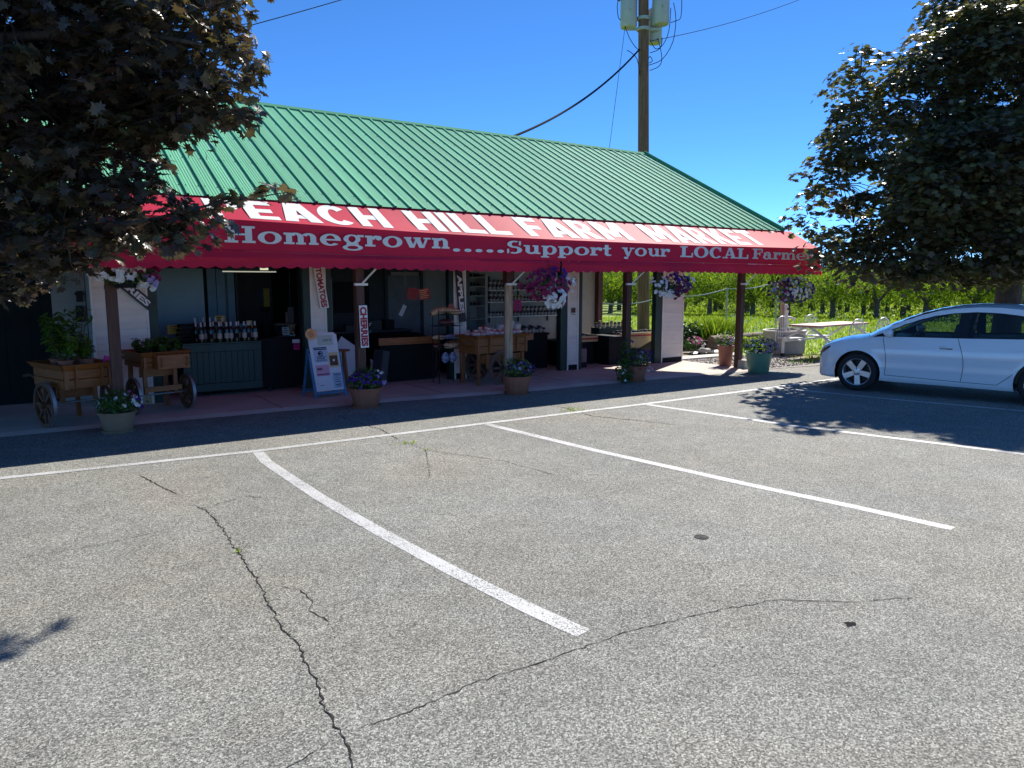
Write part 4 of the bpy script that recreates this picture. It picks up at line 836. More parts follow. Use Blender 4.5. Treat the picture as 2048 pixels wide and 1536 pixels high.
# ================================================================ sandwich board, stool and white board
def abrd():
    t = thing('sandwich_board', 'white sandwich board with blue legs covered in small notices', 'sign', (3.93, 11.32, .03), R(10))
    Wd, H_, lean = .52, .98, R(14); A = T(0, -.20, 0) @ RX(-lean)
    m = MB(A); m.box((-Wd / 2, 0, H_ * .36), (.04, .03, H_ * .72)); m.box((Wd / 2, 0, H_ * .36), (.04, .03, H_ * .72)); m.box((0, 0, .07), (Wd - .05, .026, .04)); m.build('front_frame', M_blue, t, bev=.003)
    m = MB(T(0, .20, 0) @ RX(lean)); m.box((-Wd / 2, 0, H_ * .40), (.035, .03, H_ * .8)); m.box((Wd / 2, 0, H_ * .40), (.035, .03, H_ * .8)); m.box((0, 0, .09), (Wd - .05, .026, .04)); m.build('rear_frame', M_blue, t, bev=.003)
    m = MB(A); m.prism([(-Wd / 2 + .024, .10), (Wd / 2 - .024, .10), (Wd / 2 - .01, .98), (Wd / 2 - .06, 1.02), (-Wd / 2 + .08, 1.03), (-Wd / 2 + .01, .99)], .02, T(0, -.004, 0) @ RX(R(90))); pn = m.build('panel', M_paper, t, bev=.003)
    F = A @ T(0, -.0255, 0) @ RX(R(90))
    def note(name, x0, x1, z0, z1, mm, k=0): q = MB(F); q.bbox(x0, x1, z0, z1, 0, .0015 + .001 * k); return q.build(name, mm, pn)
    note('notice', -.10, .17, .82, .98, mat('notice_sage', (.50, .54, .46), .7, var=.02)); note('notice', -.20, .04, .56, .80, M_bluep); note('notice', .04, .22, .46, .70, mat('notice_peach', (.70, .50, .28), .7, var=.05)); note('notice', -.20, .03, .39, .51, M_pinkp); note('notice', -.20, .03, .34, .385, mat('notice_rose', (.55, .22, .34), .7)); note('notice', .07, .23, .13, .38, M_bluep)
    note('photo_print', .06, .20, .49, .65, M_choc, 1)
    def ln(x0, x1, z, h=.008): return (x0, x1, z, z + h)
    q = MB(F)
    for b_ in [ln(-.19, .03, .775, .014), ln(-.19, .03, .752, .014), ln(-.16, .0, .635), ln(-.17, .01, .588, .006), ln(-.17, .01, .572, .006), ln(-.0, .09, .90), ln(-.02, .08, .885, .005), ln(.09, .21, .34, .012), ln(.11, .19, .315, .006), ln(.10, .20, .285, .005), ln(.11, .19, .26, .006), ln(.10, .20, .225, .008), ln(.10, .20, .18, .012), ln(.11, .19, .155, .008), ln(-.17, -.1, .19, .006), ln(-.18, 0, .36, .008)]: q.bbox(b_[0], b_[1], b_[2], b_[3], .003, .0042)
    q.lathe([(.042, 0), (.028, 0)], 20, T(-.085, .69, .0036)); q.lathe([(0, 0), (.03, 0)], 8, T(-.095, .68, .0036), a0=0, a1=pi); q.lathe([(.022, 0), (.014, 0)], 4, T(.12, .90, .0036)); q.build('print', M_black, pn)
    text('lettering', 'PLEASE', M_black, pn, F @ T(-.15, .605, .0042), .13, .022, .03)
    q = MB(F); q.prism([(0, -.022), (.022, .008), (.014, .022), (0, .012), (-.014, .022), (-.022, .008)], .002, T(.13, .57, .003)); q.build('heart', M_white, pn)
    q = MB(F); q.bbox(-.18, -.09, .43, .47, .003, .0042); q.build('print', M_mauve, pn)
    st = thing('note_card', 'orange starburst price note on the top corner of the sandwich board', 'note', (3.70, 11.19, 1.02), R(10)); m = MB(); m.prism([(.085 * cos(k * pi / 14 + .5) * (1 + .09 * (k % 2)) * (1.1 if (k // 7) % 2 else .95), .085 * sin(k * pi / 14 + .5) * (1 + .09 * (k % 2))) for k in range(28)], .004, RX(R(76)) @ RZ(R(25))); m.build('card', M_orange, st)
    q = MB(RX(R(76)) @ RZ(R(25))); 
    for k in range(4): q.bbox(-.05, .05 - .015 * (k % 2), .03 - .024 * k, .042 - .024 * k, .0042, .0052)
    q.build('print', M_terra, st)
abrd()
t = thing('wooden_stool', 'small round wooden stool beside the sandwich board', 'stool', (4.52, 12.1, .03)); m = MB(); m.lathe([(0, 0), (.14, 0), (.145, .012), (.14, .025), (0, .025)], 20, T(0, 0, .62)); m.build('seat', M_cartl, t, smooth=40)
for k in range(3): a = 2 * pi * k / 3 + .9; m = MB(); m.bar((.07 * cos(a), .07 * sin(a), .62), (.15 * cos(a), .15 * sin(a), 0), .035, .035); m.build('leg', M_cartl, t, bev=.003)
t = thing('corrugated_board', 'folded white plastic board leaning behind the CHERRIES post', 'board', (4.72, 12.45, .03)); m = MB(RX(R(-12)))
m.prism([(-.30, .85), (-.12, .68), (.0, .85), (.30, .62), (.27, .57), (.36, .48), (.36, .10), (.28, .04), (-.22, .26), (-.26, .55)], .012, RX(R(90))); m.build('sheet', M_paper, t)
m = MB(T(0, .02, 0) @ RX(R(-12))); m.prism([(-.31, .86), (-.24, .30), (-.16, .28), (-.2, .80)], .012, RX(R(90)) @ T(0, 0, -.04)); m.build('flap', M_paper, t)
m = MB(RX(R(-12))); m.prism([(.5, .42), (.92, .15), (.9, .1), (.5, .22)], .012, RX(R(90))); m.build('flap', M_paper, t)
# ================================================================ inside the shop
# left bay: counter with bead board front, bottles
t = thing('counter', 'dark green boarded counter across the left bay with bottles on top', 'counter', (0, 0, .03))
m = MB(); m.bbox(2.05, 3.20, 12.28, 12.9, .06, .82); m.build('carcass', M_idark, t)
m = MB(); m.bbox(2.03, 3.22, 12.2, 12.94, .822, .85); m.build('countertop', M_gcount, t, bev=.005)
for nm, b in (('rail', (2.03, 3.22, 12.235, 12.279, .70, .82)), ('rail', (2.03, 3.22, 12.235, 12.279, .08, .20)), ('stile', (2.03, 2.15, 12.237, 12.279, .201, .699)), ('stile', (3.10, 3.22, 12.237, 12.279, .201, .699))): m = MB(); m.bbox(*b); m.build(nm, M_gcount, t, bev=.004)
pk = MB(); pk.bbox(0, .085, -.014, 0, 0, .496); pk = pk.mesh('plank', M_gcount, bev=.004)
for k in range(11): piece('plank', pk, t, (2.153 + k * .0862, 12.268, .202))
m = MB(); m.bbox(3.225, 3.95, 12.34, 12.95, .06, .84); m.build('side_cabinet', M_idark, t); m = MB(); m.cyl((3.33, 12.26, .035), (3.33, 12.28, .035), .034, .034, 12); m.build('caster', M_iron, t); m = MB(); m.bbox(3.225, 3.95, 12.30, 12.98, .842, .868); m.build('countertop', M_idark, t)
bm_ = MB(); bm_.lathe([(0, 0), (.037, 0), (.037, .19), (.034, .205), (.014, .235), (.014, .245)], 14); bm_ = bm_.mesh('glass', M_bottle, 40)
cp = MB(); cp.lathe([(.0155, .242), (.0155, .31), (0, .31)], 12); cp = cp.mesh('cap', M_cap, 40)
lbm = MB(); lbm.lathe([(.0375, .05), (.0375, .13)], 14); lbm = lbm.mesh('paper_label', M_jlabel, 40); lb2 = lbm.copy(); lb2.materials[0] = M_idark
sp = [(2.28, 12.44), (2.33, 12.30), (2.41, 12.42), (2.47, 12.30), (2.54, 12.44), (2.60, 12.30), (2.66, 12.42), (2.71, 12.30), (2.78, 12.32), (2.86, 12.30), (2.92, 12.42), (2.98, 12.30), (3.05, 12.33), (3.10, 12.42), (3.15, 12.30)] + [(2.43, 12.62), (2.53, 12.62), (2.62, 12.64), (2.72, 12.62), (2.3, 12.6)]
for i, (x, y) in enumerate(sp):
    z = .88 + (.06 if y > 12.55 else 0)
    b = thing('wine_bottle', ('dark wine bottle with pale cap standing in the front rows on the green counter' if y < 12.5 else 'dark wine bottle with pale cap in the raised back row on the green counter'), 'bottle', (x, y, z), random.uniform(0, 6), 'wine bottles on the green counter')
    piece('glass', bm_, b, T(0, 0, 0)); piece('cap', cp, b, T(0, 0, 0)); piece('paper_label', lbm if i % 3 else lb2, b, T(0, 0, 0))
m = MB(); m.bbox(2.2, 2.8, 12.55, 12.72, .88, .94); m.build('bottle_riser', M_idark, label='low dark riser under the back row of bottles', cat='riser')
def card(name, label, loc, w_, h_, mm, rz=0, lean=-10, cat='card', lines=3, pr=None):
    t = thing(name, label, cat, loc, R(rz)); A = RX(R(lean)); m = MB(A); m.bbox(-w_ / 2, w_ / 2, -.004, .004, 0, h_); m.build('card', mm, t)
    if lines:
        q = MB(A)
        for k in range(lines): q.bbox(-w_ * .36, w_ * random.uniform(.15, .36), -.0065, -.0045, h_ * (.78 - .24 * k), h_ * (.86 - .24 * k))
        q.build('print', pr or M_black, t)
    return t
card('price_card', 'yellow card standing behind the wine bottles near the curtain', (2.72, 12.78, 1.1), .16, .17, M_yellow)
card('price_card', 'yellow card at the far left of the counter near the window', (2.02, 12.7, 1.0), .22, .14, M_yellow, 0, -4)
card('price_card', 'small yellow card right of the cyan card', (3.18, 12.75, 1.06), .10, .12, M_yellow)
card('price_card', 'cyan card leaning among the right hand wine bottles', (3.0, 12.55, .99), .22, .15, M_cyan, -4, -20)
card('price_card', 'small maroon note hanging at the right end of the counter', (3.80, 12.25, .70), .10, .10, M_magenta, 0, 0)
card('price_card', 'white note just above the maroon note at the counter end', (3.80, 12.27, .81), .12, .06, M_paper, 0, 0, lines=0)
m = MB(); 
for k in range(4): m.box((2.15 + .015 * k, 12.62, .92 + .07 * k), (.28, .2, .05))
m.build('produce_trays', M_idark, label='stack of dark trays beside the herb barrow at the counter end', cat='trays', bev=.006)
# black shop pieces on the rear counter: grinder, scale, boxes
t = thing('rear_counter', 'dark counter along the rear wall of the left bay', 'counter', (0, 0, .03)); m = MB(); m.bbox(3.1, 4.0, 13.7, 14.3, 0, .9); m.build('carcass', M_idark, t); m = MB(); m.bbox(3.05, 4.04, 13.65, 14.34, .901, .93); m.build('countertop', M_iron, t)
t = thing('coffee_grinder', 'tall dark grinder standing on the rear counter', 'grinder', (3.62, 13.4, .86)); m = MB(); m.box((0, 0, .12), (.14, .16, .24)); m.cyl((0, 0, .24), (0, 0, .42), .05, .03); m.cyl((0, 0, .42), (0, 0, .52), .05, .11, 14); m.build('housing', M_idark, t, bev=.006)
card('wall_print', 'pale printed card with an orange flower beside the grinder', (4.02, 13.2, .93), .2, .36, mat('pale_print', (.22, .18, .14), .7, var=.4, scale=9), 0, -3, 'print', 0)
card('wall_print', 'dark blue framed picture on the rear wall of the left bay', (4.0, 14.47, 1.40), .40, .30, mat('dark_blue_print', (.02, .035, .09), .5, var=.6, scale=8), 0, 0, 'picture', 0)
card('wall_print', 'tall ochre card in front of the blue picture', (3.93, 14.4, 1.34), .11, .36, M_yellow, 0, 0, 'card', 0)
t = thing('glass_case', 'small glass display case on the right end of the left counter', 'case', (3.72, 12.6, .90)); m = MB(); m.bbox(-.16, .16, -.1, .1, 0, .012); m.bbox(-.17, .17, -.11, .11, .2, .225); m.build('frame', M_iwall, t); m = MB(); m.bbox(-.15, .15, -.09, .09, .013, .199); m.build('pane', M_wglass, t)
card('price_card', 'small white card inside the glass case', (3.74, 12.6, .92), .12, .14, M_paper)
# window panels at the left; their pale blue stands in for skylight
t = thing('window_panels', 'window panels at the back of the left bay with skylight painted in pale blue', 'door', (0, 0, 0))
m = MB(); m.bbox(1.80, 2.72, 13.92, 13.96, .5, 2.05); m.build('panel', M_bluewin, t); m = MB(); m.bbox(2.722, 2.76, 13.91, 13.97, .5, 2.05); m.build('frame', M_idark, t)
for k in range(3): m = MB(); m.bbox(2.78 + k * .155, 2.925 + k * .155, 13.93 - .01 * k, 13.96 - .01 * k, .5, 2.05); m.build('panel', M_bluecur, t); 
m = MB(); m.bbox(3.25, 3.29, 13.9, 13.96, .5, 2.05); m.bbox(3.10, 3.115, 13.905, 13.93, .5, 2.05); m.build('frame', M_iwall, t)
# fluorescent fitting
t = thing('ceiling_light', 'long fluorescent light fitting hanging in the left bay', 'light', (3.28, 13.0, 1.99)); m = MB(); m.box((0, .02, .05), (.92, .14, .05)); m.build('housing', M_iwall, t); m = MB(); m.cyl((-.44, -.03, .0), (.44, -.03, .0), .010); m.build('tube', emat('tube_lit', (.62, .62, .5), .35), t)
m = MB(); m.box((0, 0, 0), (.13, .02, .035)); m.build('sensor_lamp', emat('lamp_lit', (.8, .8, .55), .5), loc=(3.42, 12.6, 2.03), label='small bright lamp just under the scalloped awning edge', cat='lamp')
m = MB(); m.tube([(3.80, 12.5, 2.6), (3.80, 12.5, 1.4)], .004, 5); m.box((3.80, 12.5, 1.28), (.1, .01, .24)); m.build('pull_cord', M_iwall, label='grey cord with a tag hanging in front of the left bay', cat='cord')
# middle bay: rear door, black notices, red papers, low display bins
t = thing('inner_door', 'grey inner door at the back of the middle bay', 'door', (0, 0, .03)); m = MB(); m.bbox(6.45, 7.20, 14.46, 14.498, 0, 1.93); m.build('leaf', mat('door_grey', (.16, .17, .18), .6), t); m = MB(); m.bbox(6.38, 6.448, 14.44, 14.499, 0, 2.0); m.bbox(7.202, 7.27, 14.44, 14.499, 0, 2.0); m.bbox(6.38, 7.27, 14.44, 14.499, 2.001, 2.07); m.build('frame', M_iwall, t)
card('notice_board', 'black notice board on the back wall left of the grey door', (5.55, 14.46, 1.2), .52, .62, M_idark, 0, 0, 'board', 0); card('notice_board', 'narrow black strip beside the notice board', (5.98, 14.46, 1.3), .1, .5, M_idark, 0, 0, 'board', 0)
m = MB(); m.box((5.02, 13.9, 1.4), (.03, .03, 1.0)); m.build('white_pole', M_iwhite, label='pale upright pole left of the notice board', cat='pole')
for x, lb_ in ((4.55, 'tall grey locker directly right of the siding pier with TOMATOES'),): m = MB(); m.bbox(x - .2, x + .2, 14.0, 14.4, .03, 1.95); m.build('locker', M_iwall, label=lb_, cat='locker', bev=.006)
for x, z, rz, lb_ in ((5.94, 1.51, 6, 'left red paper hanging in the middle bay'), (6.20, 1.50, -14, 'right red paper with orange print hanging in the middle bay')):
    t = thing('paper_notice', lb_, 'paper', (x, 12.25, z), R(rz)); m = MB(RY(R(rz * .6))); m.bbox(-.105, .105, -.002, .002, 0, .20); m.build('sheet', M_redp, t); m = MB(); m.tube([(0, 0, .2), (0, 0, .9)], .0015, 4); m.build('string', M_wire, t); q = MB(RY(R(rz * .6)))
    for k in range(5): q.bbox(-.08, .08 - .02 * (k % 3), -.0035, -.0025, .165 - .034 * k, .178 - .034 * k)
    q.build('print', M_orange if rz < 0 else M_maroon, t)
t = thing('paper_notice', 'white card hanging crooked in front of the grey door', 'paper', (6.10, 13.0, 1.28)); m = MB(RY(R(28))); m.bbox(-.04, .04, -.003, .003, -.11, .11); m.build('sheet', M_paper, t)
m = MB(); m.tube([(5.83, 12.3, 2.6), (5.83, 12.3, 1.72)], .003, 4); m.build('hanging_string', M_iwhite, label='white string hanging in front of the grey door', cat='string')
def bin_table(name, label, x0, x1, y0, y1, h, slope, edge=M_tan, stripe=None, ends=True):
    t = thing(name, label, 'display table', (0, 0, .03)); m = MB(); m.bbox(x0 + .05, x1 - .05, y0 + .06, y1, 0, h - .14); m.build('skirt', M_idark, t)
    m = MB(); m.add([(x0, y0, h - .1), (x1, y0, h - .1), (x1, y1, h - .1 + slope), (x0, y1, h - .1 + slope), (x0, y0, h - .13), (x1, y0, h - .13), (x1, y1, h - .13 + slope), (x0, y1, h - .13 + slope)], [(0, 1, 2, 3), (7, 6, 5, 4), (0, 4, 5, 1), (1, 5, 6, 2), (2, 6, 7, 3), (3, 7, 4, 0)]); m.build('tray', M_idark, t)
    m = MB(); m.bbox(x0 - .01, x1 + .01, y0 - .03, y0 - .002, h - .13, h); m.build('edge_board', edge, t, bev=.003)
    if stripe: m = MB(); m.bbox(x0 - .005, x1 + .005, y0 - .033, y0 - .0305, h - .085, h - .045); m.build('stripe', stripe, t)
    return t
bin_table('display_bin', 'dark sloping display bin with a wooden front edge in the middle bay', 5.25, 6.45, 12.2, 13.1, .80, .12, M_cart)
m = MB(); m.box((0, 0, .30), (.12, .4, .6), RY(R(8))); m.build('white_bin', M_iwall, loc=(5.22, 12.1, .03), label='pale narrow panel at the left end of the dark display bin', cat='panel')
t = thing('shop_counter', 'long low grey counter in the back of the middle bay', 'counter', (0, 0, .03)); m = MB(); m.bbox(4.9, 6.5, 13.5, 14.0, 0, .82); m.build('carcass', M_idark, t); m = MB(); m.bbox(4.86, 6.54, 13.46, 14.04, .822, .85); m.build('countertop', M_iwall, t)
for k, (x, lb_, w_, mm) in enumerate([(5.30, 'flat stack of trays on the grey counter', .3, M_iwall), (5.75, 'pale carton with windows on the grey counter', .26, M_iwall), (6.05, 'small dark carton on the grey counter', .2, M_idark)]):
    m = MB(); m.box((0, 0, .06 + .04 * (k > 0)), (w_, .2, .12 + .08 * (k > 0))); m.build('carton', mm, loc=(x, 13.6, .882), label=lb_, cat='carton', bev=.004)
t = thing('dispenser_bottle', 'small dark bottle with white pump on the grey counter', 'bottle', (5.5, 13.2, .86)); m = MB(); m.lathe([(0, 0), (.03, 0), (.03, .1), (.012, .13)], 10); m.build('body', M_bottle, t, smooth=40); m = MB(); m.cyl((0, 0, .13), (0, 0, .18), .012); m.bar((0, 0, .18), (.04, 0, .18), .014); m.build('pump', M_white, t)
# bread rack
t = thing('bread_rack', 'black wire rack with loaves in bags beside the APPLES pier', 'rack', (6.30, 11.62, .03))
m = MB()
for sx in (-.22, .20):
    for sy in (-.12, .12): m.tube([(sx, sy, 0), (sx, sy, 1.3)], .009)
m.build('upright', M_iron, t)
for z in (.62, .78, 1.02, 1.22):
    m = MB()
    for sy in (-.16, 0, .13): m.tube([(-.26, sy, z), (.22, sy, z)], .006, 5)
    for k in range(7): m.tube([(-.26 + .08 * k, -.16, z), (-.26 + .08 * k, .13, z)], .004, 4)
    m.tube([(-.26, -.17, z), (-.26, -.17, z + .05), (.22, -.17, z + .05), (.22, -.17, z)], .006, 5); m.build('shelf', M_iron, t)
def loaf(label, loc, L, r, mm, rz=0, tilt=0):
    def fn(u, v): a = 2 * pi * v; q = sin(pi * min(max(u, .02), .98)) ** .45 * r * (1 + .08 * sin(9 * u + 3 * a)); return (L * (u - .5), q * cos(a) * 1.15, q * sin(a) * .8 + r * .6)
    m = MB(RZ(R(rz)) @ RY(R(tilt))); m.grid(fn, 14, 12); return m.build('bread_bag', mm, smooth=70, loc=loc, label=label, cat='bread', group='bagged loaves on the wire rack')
M_bagd = mat('dark_bag', (.10, .03, .03), .3, var=.5, scale=12); M_bagb = mat('blue_bag', (.06, .07, .16), .25, col2=(.4, .42, .55), scale=18)
loaf('left golden loaf in a clear bag on the top shelf of the rack', (6.14, 11.6, 1.26), .36, .09, M_bag, 10, -14); loaf('right golden loaf in a clear bag on the top shelf of the rack', (6.38, 11.55, 1.26), .3, .08, M_bag, -20, 8); loaf('dark red bagged loaf under the top shelf', (6.28, 11.62, 1.06), .3, .08, M_bagd); loaf('pale loaf at the left of the third shelf', (6.12, 11.58, .815), .28, .06, M_bag, 5); loaf('blue printed bagged loaf on the right of the third shelf', (6.35, 11.54, .82), .28, .06, M_bagb, -5)
loaf('big golden loaf tied in a bag on the lower shelf', (6.34, 11.53, .655), .34, .085, M_bag, 6); loaf('dark loaf at the left end of the lower shelf', (6.10, 11.6, .655), .22, .07, M_bagd, 6)
for x, lb_ in ((6.17, 'left blue striped bag hanging below the rack shelves'), (6.32, 'right blue striped bag hanging below the rack shelves')):
    m = MB(); m.grid(lambda u, v: (.07 * cos(6.283 * v) * (sin(pi * u) ** .6 + .1), .035 * sin(6.283 * v) * (sin(pi * u) ** .6), -.2 * u), 8, 10); m.build('hanging_bag', M_bagb, smooth=60, loc=(x, 11.44, .60), label=lb_, cat='bag', group='blue bags hanging on the rack')
t = thing('round_tag', 'small round red tag hanging beside the APPLES pier', 'tag', (6.52, 11.85, 1.36)); m = MB(); m.cyl((0, 0, 0), (0, .01, 0), .07, .07, 20); m.build('disc', mat('tag_red', (.35, .10, .08), .6, var=.3, scale=30), t); m = MB(); m.tube([(0, .005, .07), (0, .005, .5)], .002, 4); m.build('string', M_iron, t)
# right middle bay: jar shelves on the white wall
sh = thing('jar_shelves', 'white wall shelves packed with jars in the third bay', 'shelves', (0, 0, 0))
ZS = [1.65, 1.38, 1.05]
for z in ZS: m = MB(); m.bbox(8.6, 11.1, 14.2, 14.498, z - .02, z); m.build('shelf', M_white, sh)
for x in (8.95, 9.75, 10.6): m = MB(); m.bbox(x, x + .025, 14.47, 14.499, .9, 1.95); m.build('bracket_rail', M_iron, sh)
cb = thing('pigeonhole_unit', 'white pigeonhole unit of small bottles left of the jar shelves', 'shelves', (0, 0, .03)); m = MB(); m.bbox(8.50, 8.56, 13.9, 14.3, .3, 1.97); m.bbox(7.9, 7.96, 13.9, 14.3, .3, 1.97); m.build('side_panel', M_iwhite, cb)
for z in (1.28, 1.5, 1.70, 1.9, 1.0): m = MB(); m.bbox(7.961, 8.499, 13.9, 14.3, z - .015, z); m.build('shelf', M_iwhite, cb)
m = MB(); m.bbox(7.961, 8.499, 14.28, 14.3, .3, 1.97); m.build('back_panel', M_iwhite, cb)
def jar_meshes(r, h, body, lid, labm):
    a = MB(); a.lathe([(0, 0), (r, 0), (r, h * .72), (r * .85, h * .8)], 12); b = MB(); b.lathe([(r * .9, h * .78), (r * .9, h), (0, h)], 12); c = MB(); c.lathe([(r * 1.012, h * .15), (r * 1.012, h * .6)], 12)
    return a.mesh('glass', body, 40), b.mesh('lid', lid, 40), c.mesh('paper_label', labm, 40)
JD = jar_meshes(.036, .11, M_jar, M_jarlid, M_jlabel); JT = jar_meshes(.034, .15, mat('honey', (.30, .14, .04), .2, objvar=.4), mat('lid_pale', (.45, .36, .15), .4), M_jlabel); JS = jar_meshes(.028, .09, M_jar, M_jarlid, M_idark); JG = jar_meshes(.045, .14, mat('jar_grey', (.22, .21, .19), .2, objvar=.35), M_jarlid, M_jlabel)
def jar(J, loc, label, group):
    o = thing('jar', label, 'jar', loc, random.uniform(-.5, .5), group)
    for nm, me in zip(('glass', 'lid', 'paper_label'), J): piece(nm, me, o, T(0, 0, 0))
for i, z in enumerate(ZS):
    nm = ('top', 'middle', 'lowest')[i]
    for k in range(25):
        x = 8.68 + k * .096 + random.gauss(0, .006); tall = (i < 2 and (7 < k < 12 or 16 < k < 21))
        jar(JT if tall else JD, (x, 14.30, z), ('tall golden jar' if tall else 'dark lidded jar') + ' on the %s wall shelf of the third bay' % nm, 'jars on the %s wall shelf' % nm)
    for k in range(8):
        jar(JD, (8.75 + k * .115 + (.9 if i == 2 else 0), 14.27 if i else 14.3, z + .11), 'dark jar stacked as a second layer on the %s wall shelf' % nm, 'stacked jars on the %s wall shelf' % nm) if not (7 < k + (0 if i == 2 else 1) < 12) else None
for r_, z in enumerate((1.31, 1.53, 1.73, 1.93)):
    for k in range(5): jar(JS, (8.05 + .09 * k, 14.05, z - .0), 'small dark bottle in the pigeonholes left of the jar shelves', 'small bottles in the pigeonholes')
card('paper_notice', 'magenta paper notice pinned in front of the jar shelves', (8.95, 13.3, 1.20), .22, .24, M_magenta, 6, -3, 'paper', 4, M_maroon)
def lowtable(name, label, x0, x1, y0, y1, h):
    t = thing(name, label, 'table', (0, 0, .03)); m = MB(); m.bbox(x0, x1, y0, y1, h - .04, h); m.build('tabletop', M_idark, t); m = MB(); m.bbox(x0 + .03, x1 - .03, y0 + .03, y1 - .03, 0, h - .041); m.build('cloth_skirt', M_idark, t); return t
lowtable('jar_table', 'black draped table full of jars under the wall shelves', 8.35, 9.22, 12.5, 13.6, .74)
for k in range(26): jar(JG if k % 2 else JD, (8.42 + (k % 9) * .092, 12.62 + (k // 9) * .18, .77), 'squat jar on the black draped table of the third bay', 'jars on the black draped table')
lowtable('bucket_table', 'dark table in the third bay behind the middle barrow', 7.0, 8.3, 12.4, 13.4, .74)
bk = MB(); bk.lathe([(0, 0), (.085, 0), (.095, .2), (.1, .2), (.1, .225), (0, .225)], 18); bk = bk.mesh('body', M_bucket, 40); bb = MB(); bb.lathe([(.0935, .11), (.0945, .125)], 18); bb.lathe([(.0925, .06), (.093, .07)], 18); bb = bb.mesh('band', mat('bucket_band', (.25, .2, .17), .5), 40)
for k, (x, y, z, lb_) in enumerate([(7.86, 12.3, .77, 'left white bucket on the dark table'), (8.05, 12.28, .77, 'middle white bucket on the dark table'), (8.24, 12.3, .77, 'right white bucket on the dark table'), (8.05, 12.28, .996, 'top white bucket lid stacked on the middle bucket')][:3]):
    o = thing('bucket', lb_, 'bucket', (x, y, z), 0, 'white buckets behind the middle barrow'); piece('body', bk, o, T(0, 0, 0)); piece('band', bb, o, T(0, 0, 0))
m = MB(); m.lathe([(0, 0), (.11, 0), (.12, .05), (.1, .06), (0, .06)], 18); m.build('tub', M_bucket, smooth=40, loc=(8.06, 12.3, .997), label='flat white tub lying on top of the buckets', cat='tub')
m = MB(); m.grid(lambda u, v: (.12 * cos(6.283 * v) * sin(pi * u) ** .5 * (1 + .15 * sin(20 * v)), .09 * sin(6.283 * v) * sin(pi * u) ** .5, .2 * u), 10, 16); m.build('orange_bag', mat('orange_net', (.55, .10, .02), .4, var=.4, scale=30), smooth=60, loc=(7.35, 12.1, .80), label='orange mesh bag behind the middle barrow', cat='bag')
for k in range(12): jar(JD, (7.02 + (k % 6) * .09, 12.5 + (k // 6) * .1, .77 + .001), 'dark jar on the table behind the middle barrow', 'dark jars behind the middle barrow')
# bagged produce heaped on the middle barrow
for k in range(16):
    c_ = Vector((7.02, 11.22, .03)) + RZ(R(8)) @ Vector((-.48 + (k % 8) * .135, -.12 + (k // 8) * .22, .84)); s_ = random.uniform(.8, 1.2); ph = random.uniform(0, 6)
    m = MB(); m.grid(lambda u, v: (.085 * s_ * cos(6.283 * v) * (sin(pi * min(1, u * 1.25)) ** .5 + (.35 if u > .85 else 0)) * (1 + .12 * sin(7 * 6.283 * v + ph)), .08 * s_ * sin(6.283 * v) * (sin(pi * min(1, u * 1.25)) ** .5 + (.35 if u > .85 else 0)), .13 * s_ * u), 9, 22)
    m.build('produce_bag', M_bagp, smooth=30, loc=c_, label='clear plastic bag of fruit heaped on the middle barrow', cat='bag', group='bagged fruit on the middle barrow')
m = MB(); m.box((0, 0, .05), (.16, .12, .1)); m.build('carton', mat('carton_red', (.4, .16, .14), .6), loc=(7.0, 12.35, .81), label='small red and white carton at the left of the dark table', cat='carton')
# right bay: two striped tables, cloth blocks, crates and jars
t = bin_table('striped_table', 'tan edged display table with a red stripe at the left of the right bay', 9.55, 10.55, 12.55, 13.4, .63, 0, M_tan, M_redp)
for k in range(12): jar(JG, (9.75 + (k % 6) * .10, 12.66 + (k // 6) * .16, .565), 'large pale jar on the left striped table', 'pale jars on the left striped table')
t = bin_table('striped_table', 'tan edged display table with a red stripe behind the dark petunia pot', 11.0, 12.2, 12.3, 13.3, .67, 0, M_tan, M_redp)
m = MB(); m.prism([(11.05, .52), (12.1, .52), (11.55, .30), (11.05, .30)], .01, T(0, 12.265, .03) @ RX(R(90))); m.build('front_panel', M_tan, t)
for k in range(18): jar(JG if k % 3 else JD, (11.06 + (k % 9) * .12, 12.42 + (k // 9) * .16, .60), 'lidded jar on the right striped table', 'jars on the right striped table')
m = MB(); m.bbox(-.5, .5, -.15, .15, 0, .14); m.build('green_crate', M_green, loc=(11.45, 13.1, .65), bev=.008, label='dark green crate with a row of jars standing on it', cat='crate')
m = MB(); m.bbox(-.5, .5, -.14, .14, 0, .08); m.build('crate_stand', M_idark, loc=(11.45, 13.1, .57), label='black riser under the dark green crate', cat='riser')
for k in range(16): jar(JD if k % 3 else JT, (11.03 + (k % 8) * .115, 13.03 + (k // 8) * .12, .791), 'amber jar standing on the dark green crate', 'jars on the dark green crate')
t = thing('dark_cabinet', 'dark draped cabinet between the two striped tables', 'cabinet', (0, 0, .03)); m = MB(); m.bbox(10.60, 10.96, 12.2, 13.2, 0, .58); m.build('carcass', M_idark, t); m = MB(); m.bbox(10.56, 10.985, 12.16, 13.24, .581, .62); m.build('top', M_idark, t)
for x, y, h, lb_, mm in ((9.78, 12.2, .40, 'mauve upright box at the foot of the siding pier', M_mauve), (10.42, 12.9, .44, 'mauve carton with an open pale flap under the left striped table', M_mauve)):
    t = thing('carton', lb_, 'carton', (x, y, .03)); m = MB(); m.box((0, 0, h / 2), (.24, .2, h)); m.build('body', mm, t, bev=.004); m = MB(); m.box((0, 0, .06), (.246, .206, .11)); m.build('base', M_idark, t)
    if h > .42: m = MB(); m.add([(-.12, -.1, h), (.12, -.1, h), (0, -.02, h + .1), (0, .06, h + .1)], [(0, 1, 2), (0, 2, 3), (1, 3, 2)]); m.build('flap', M_iwhite, t)
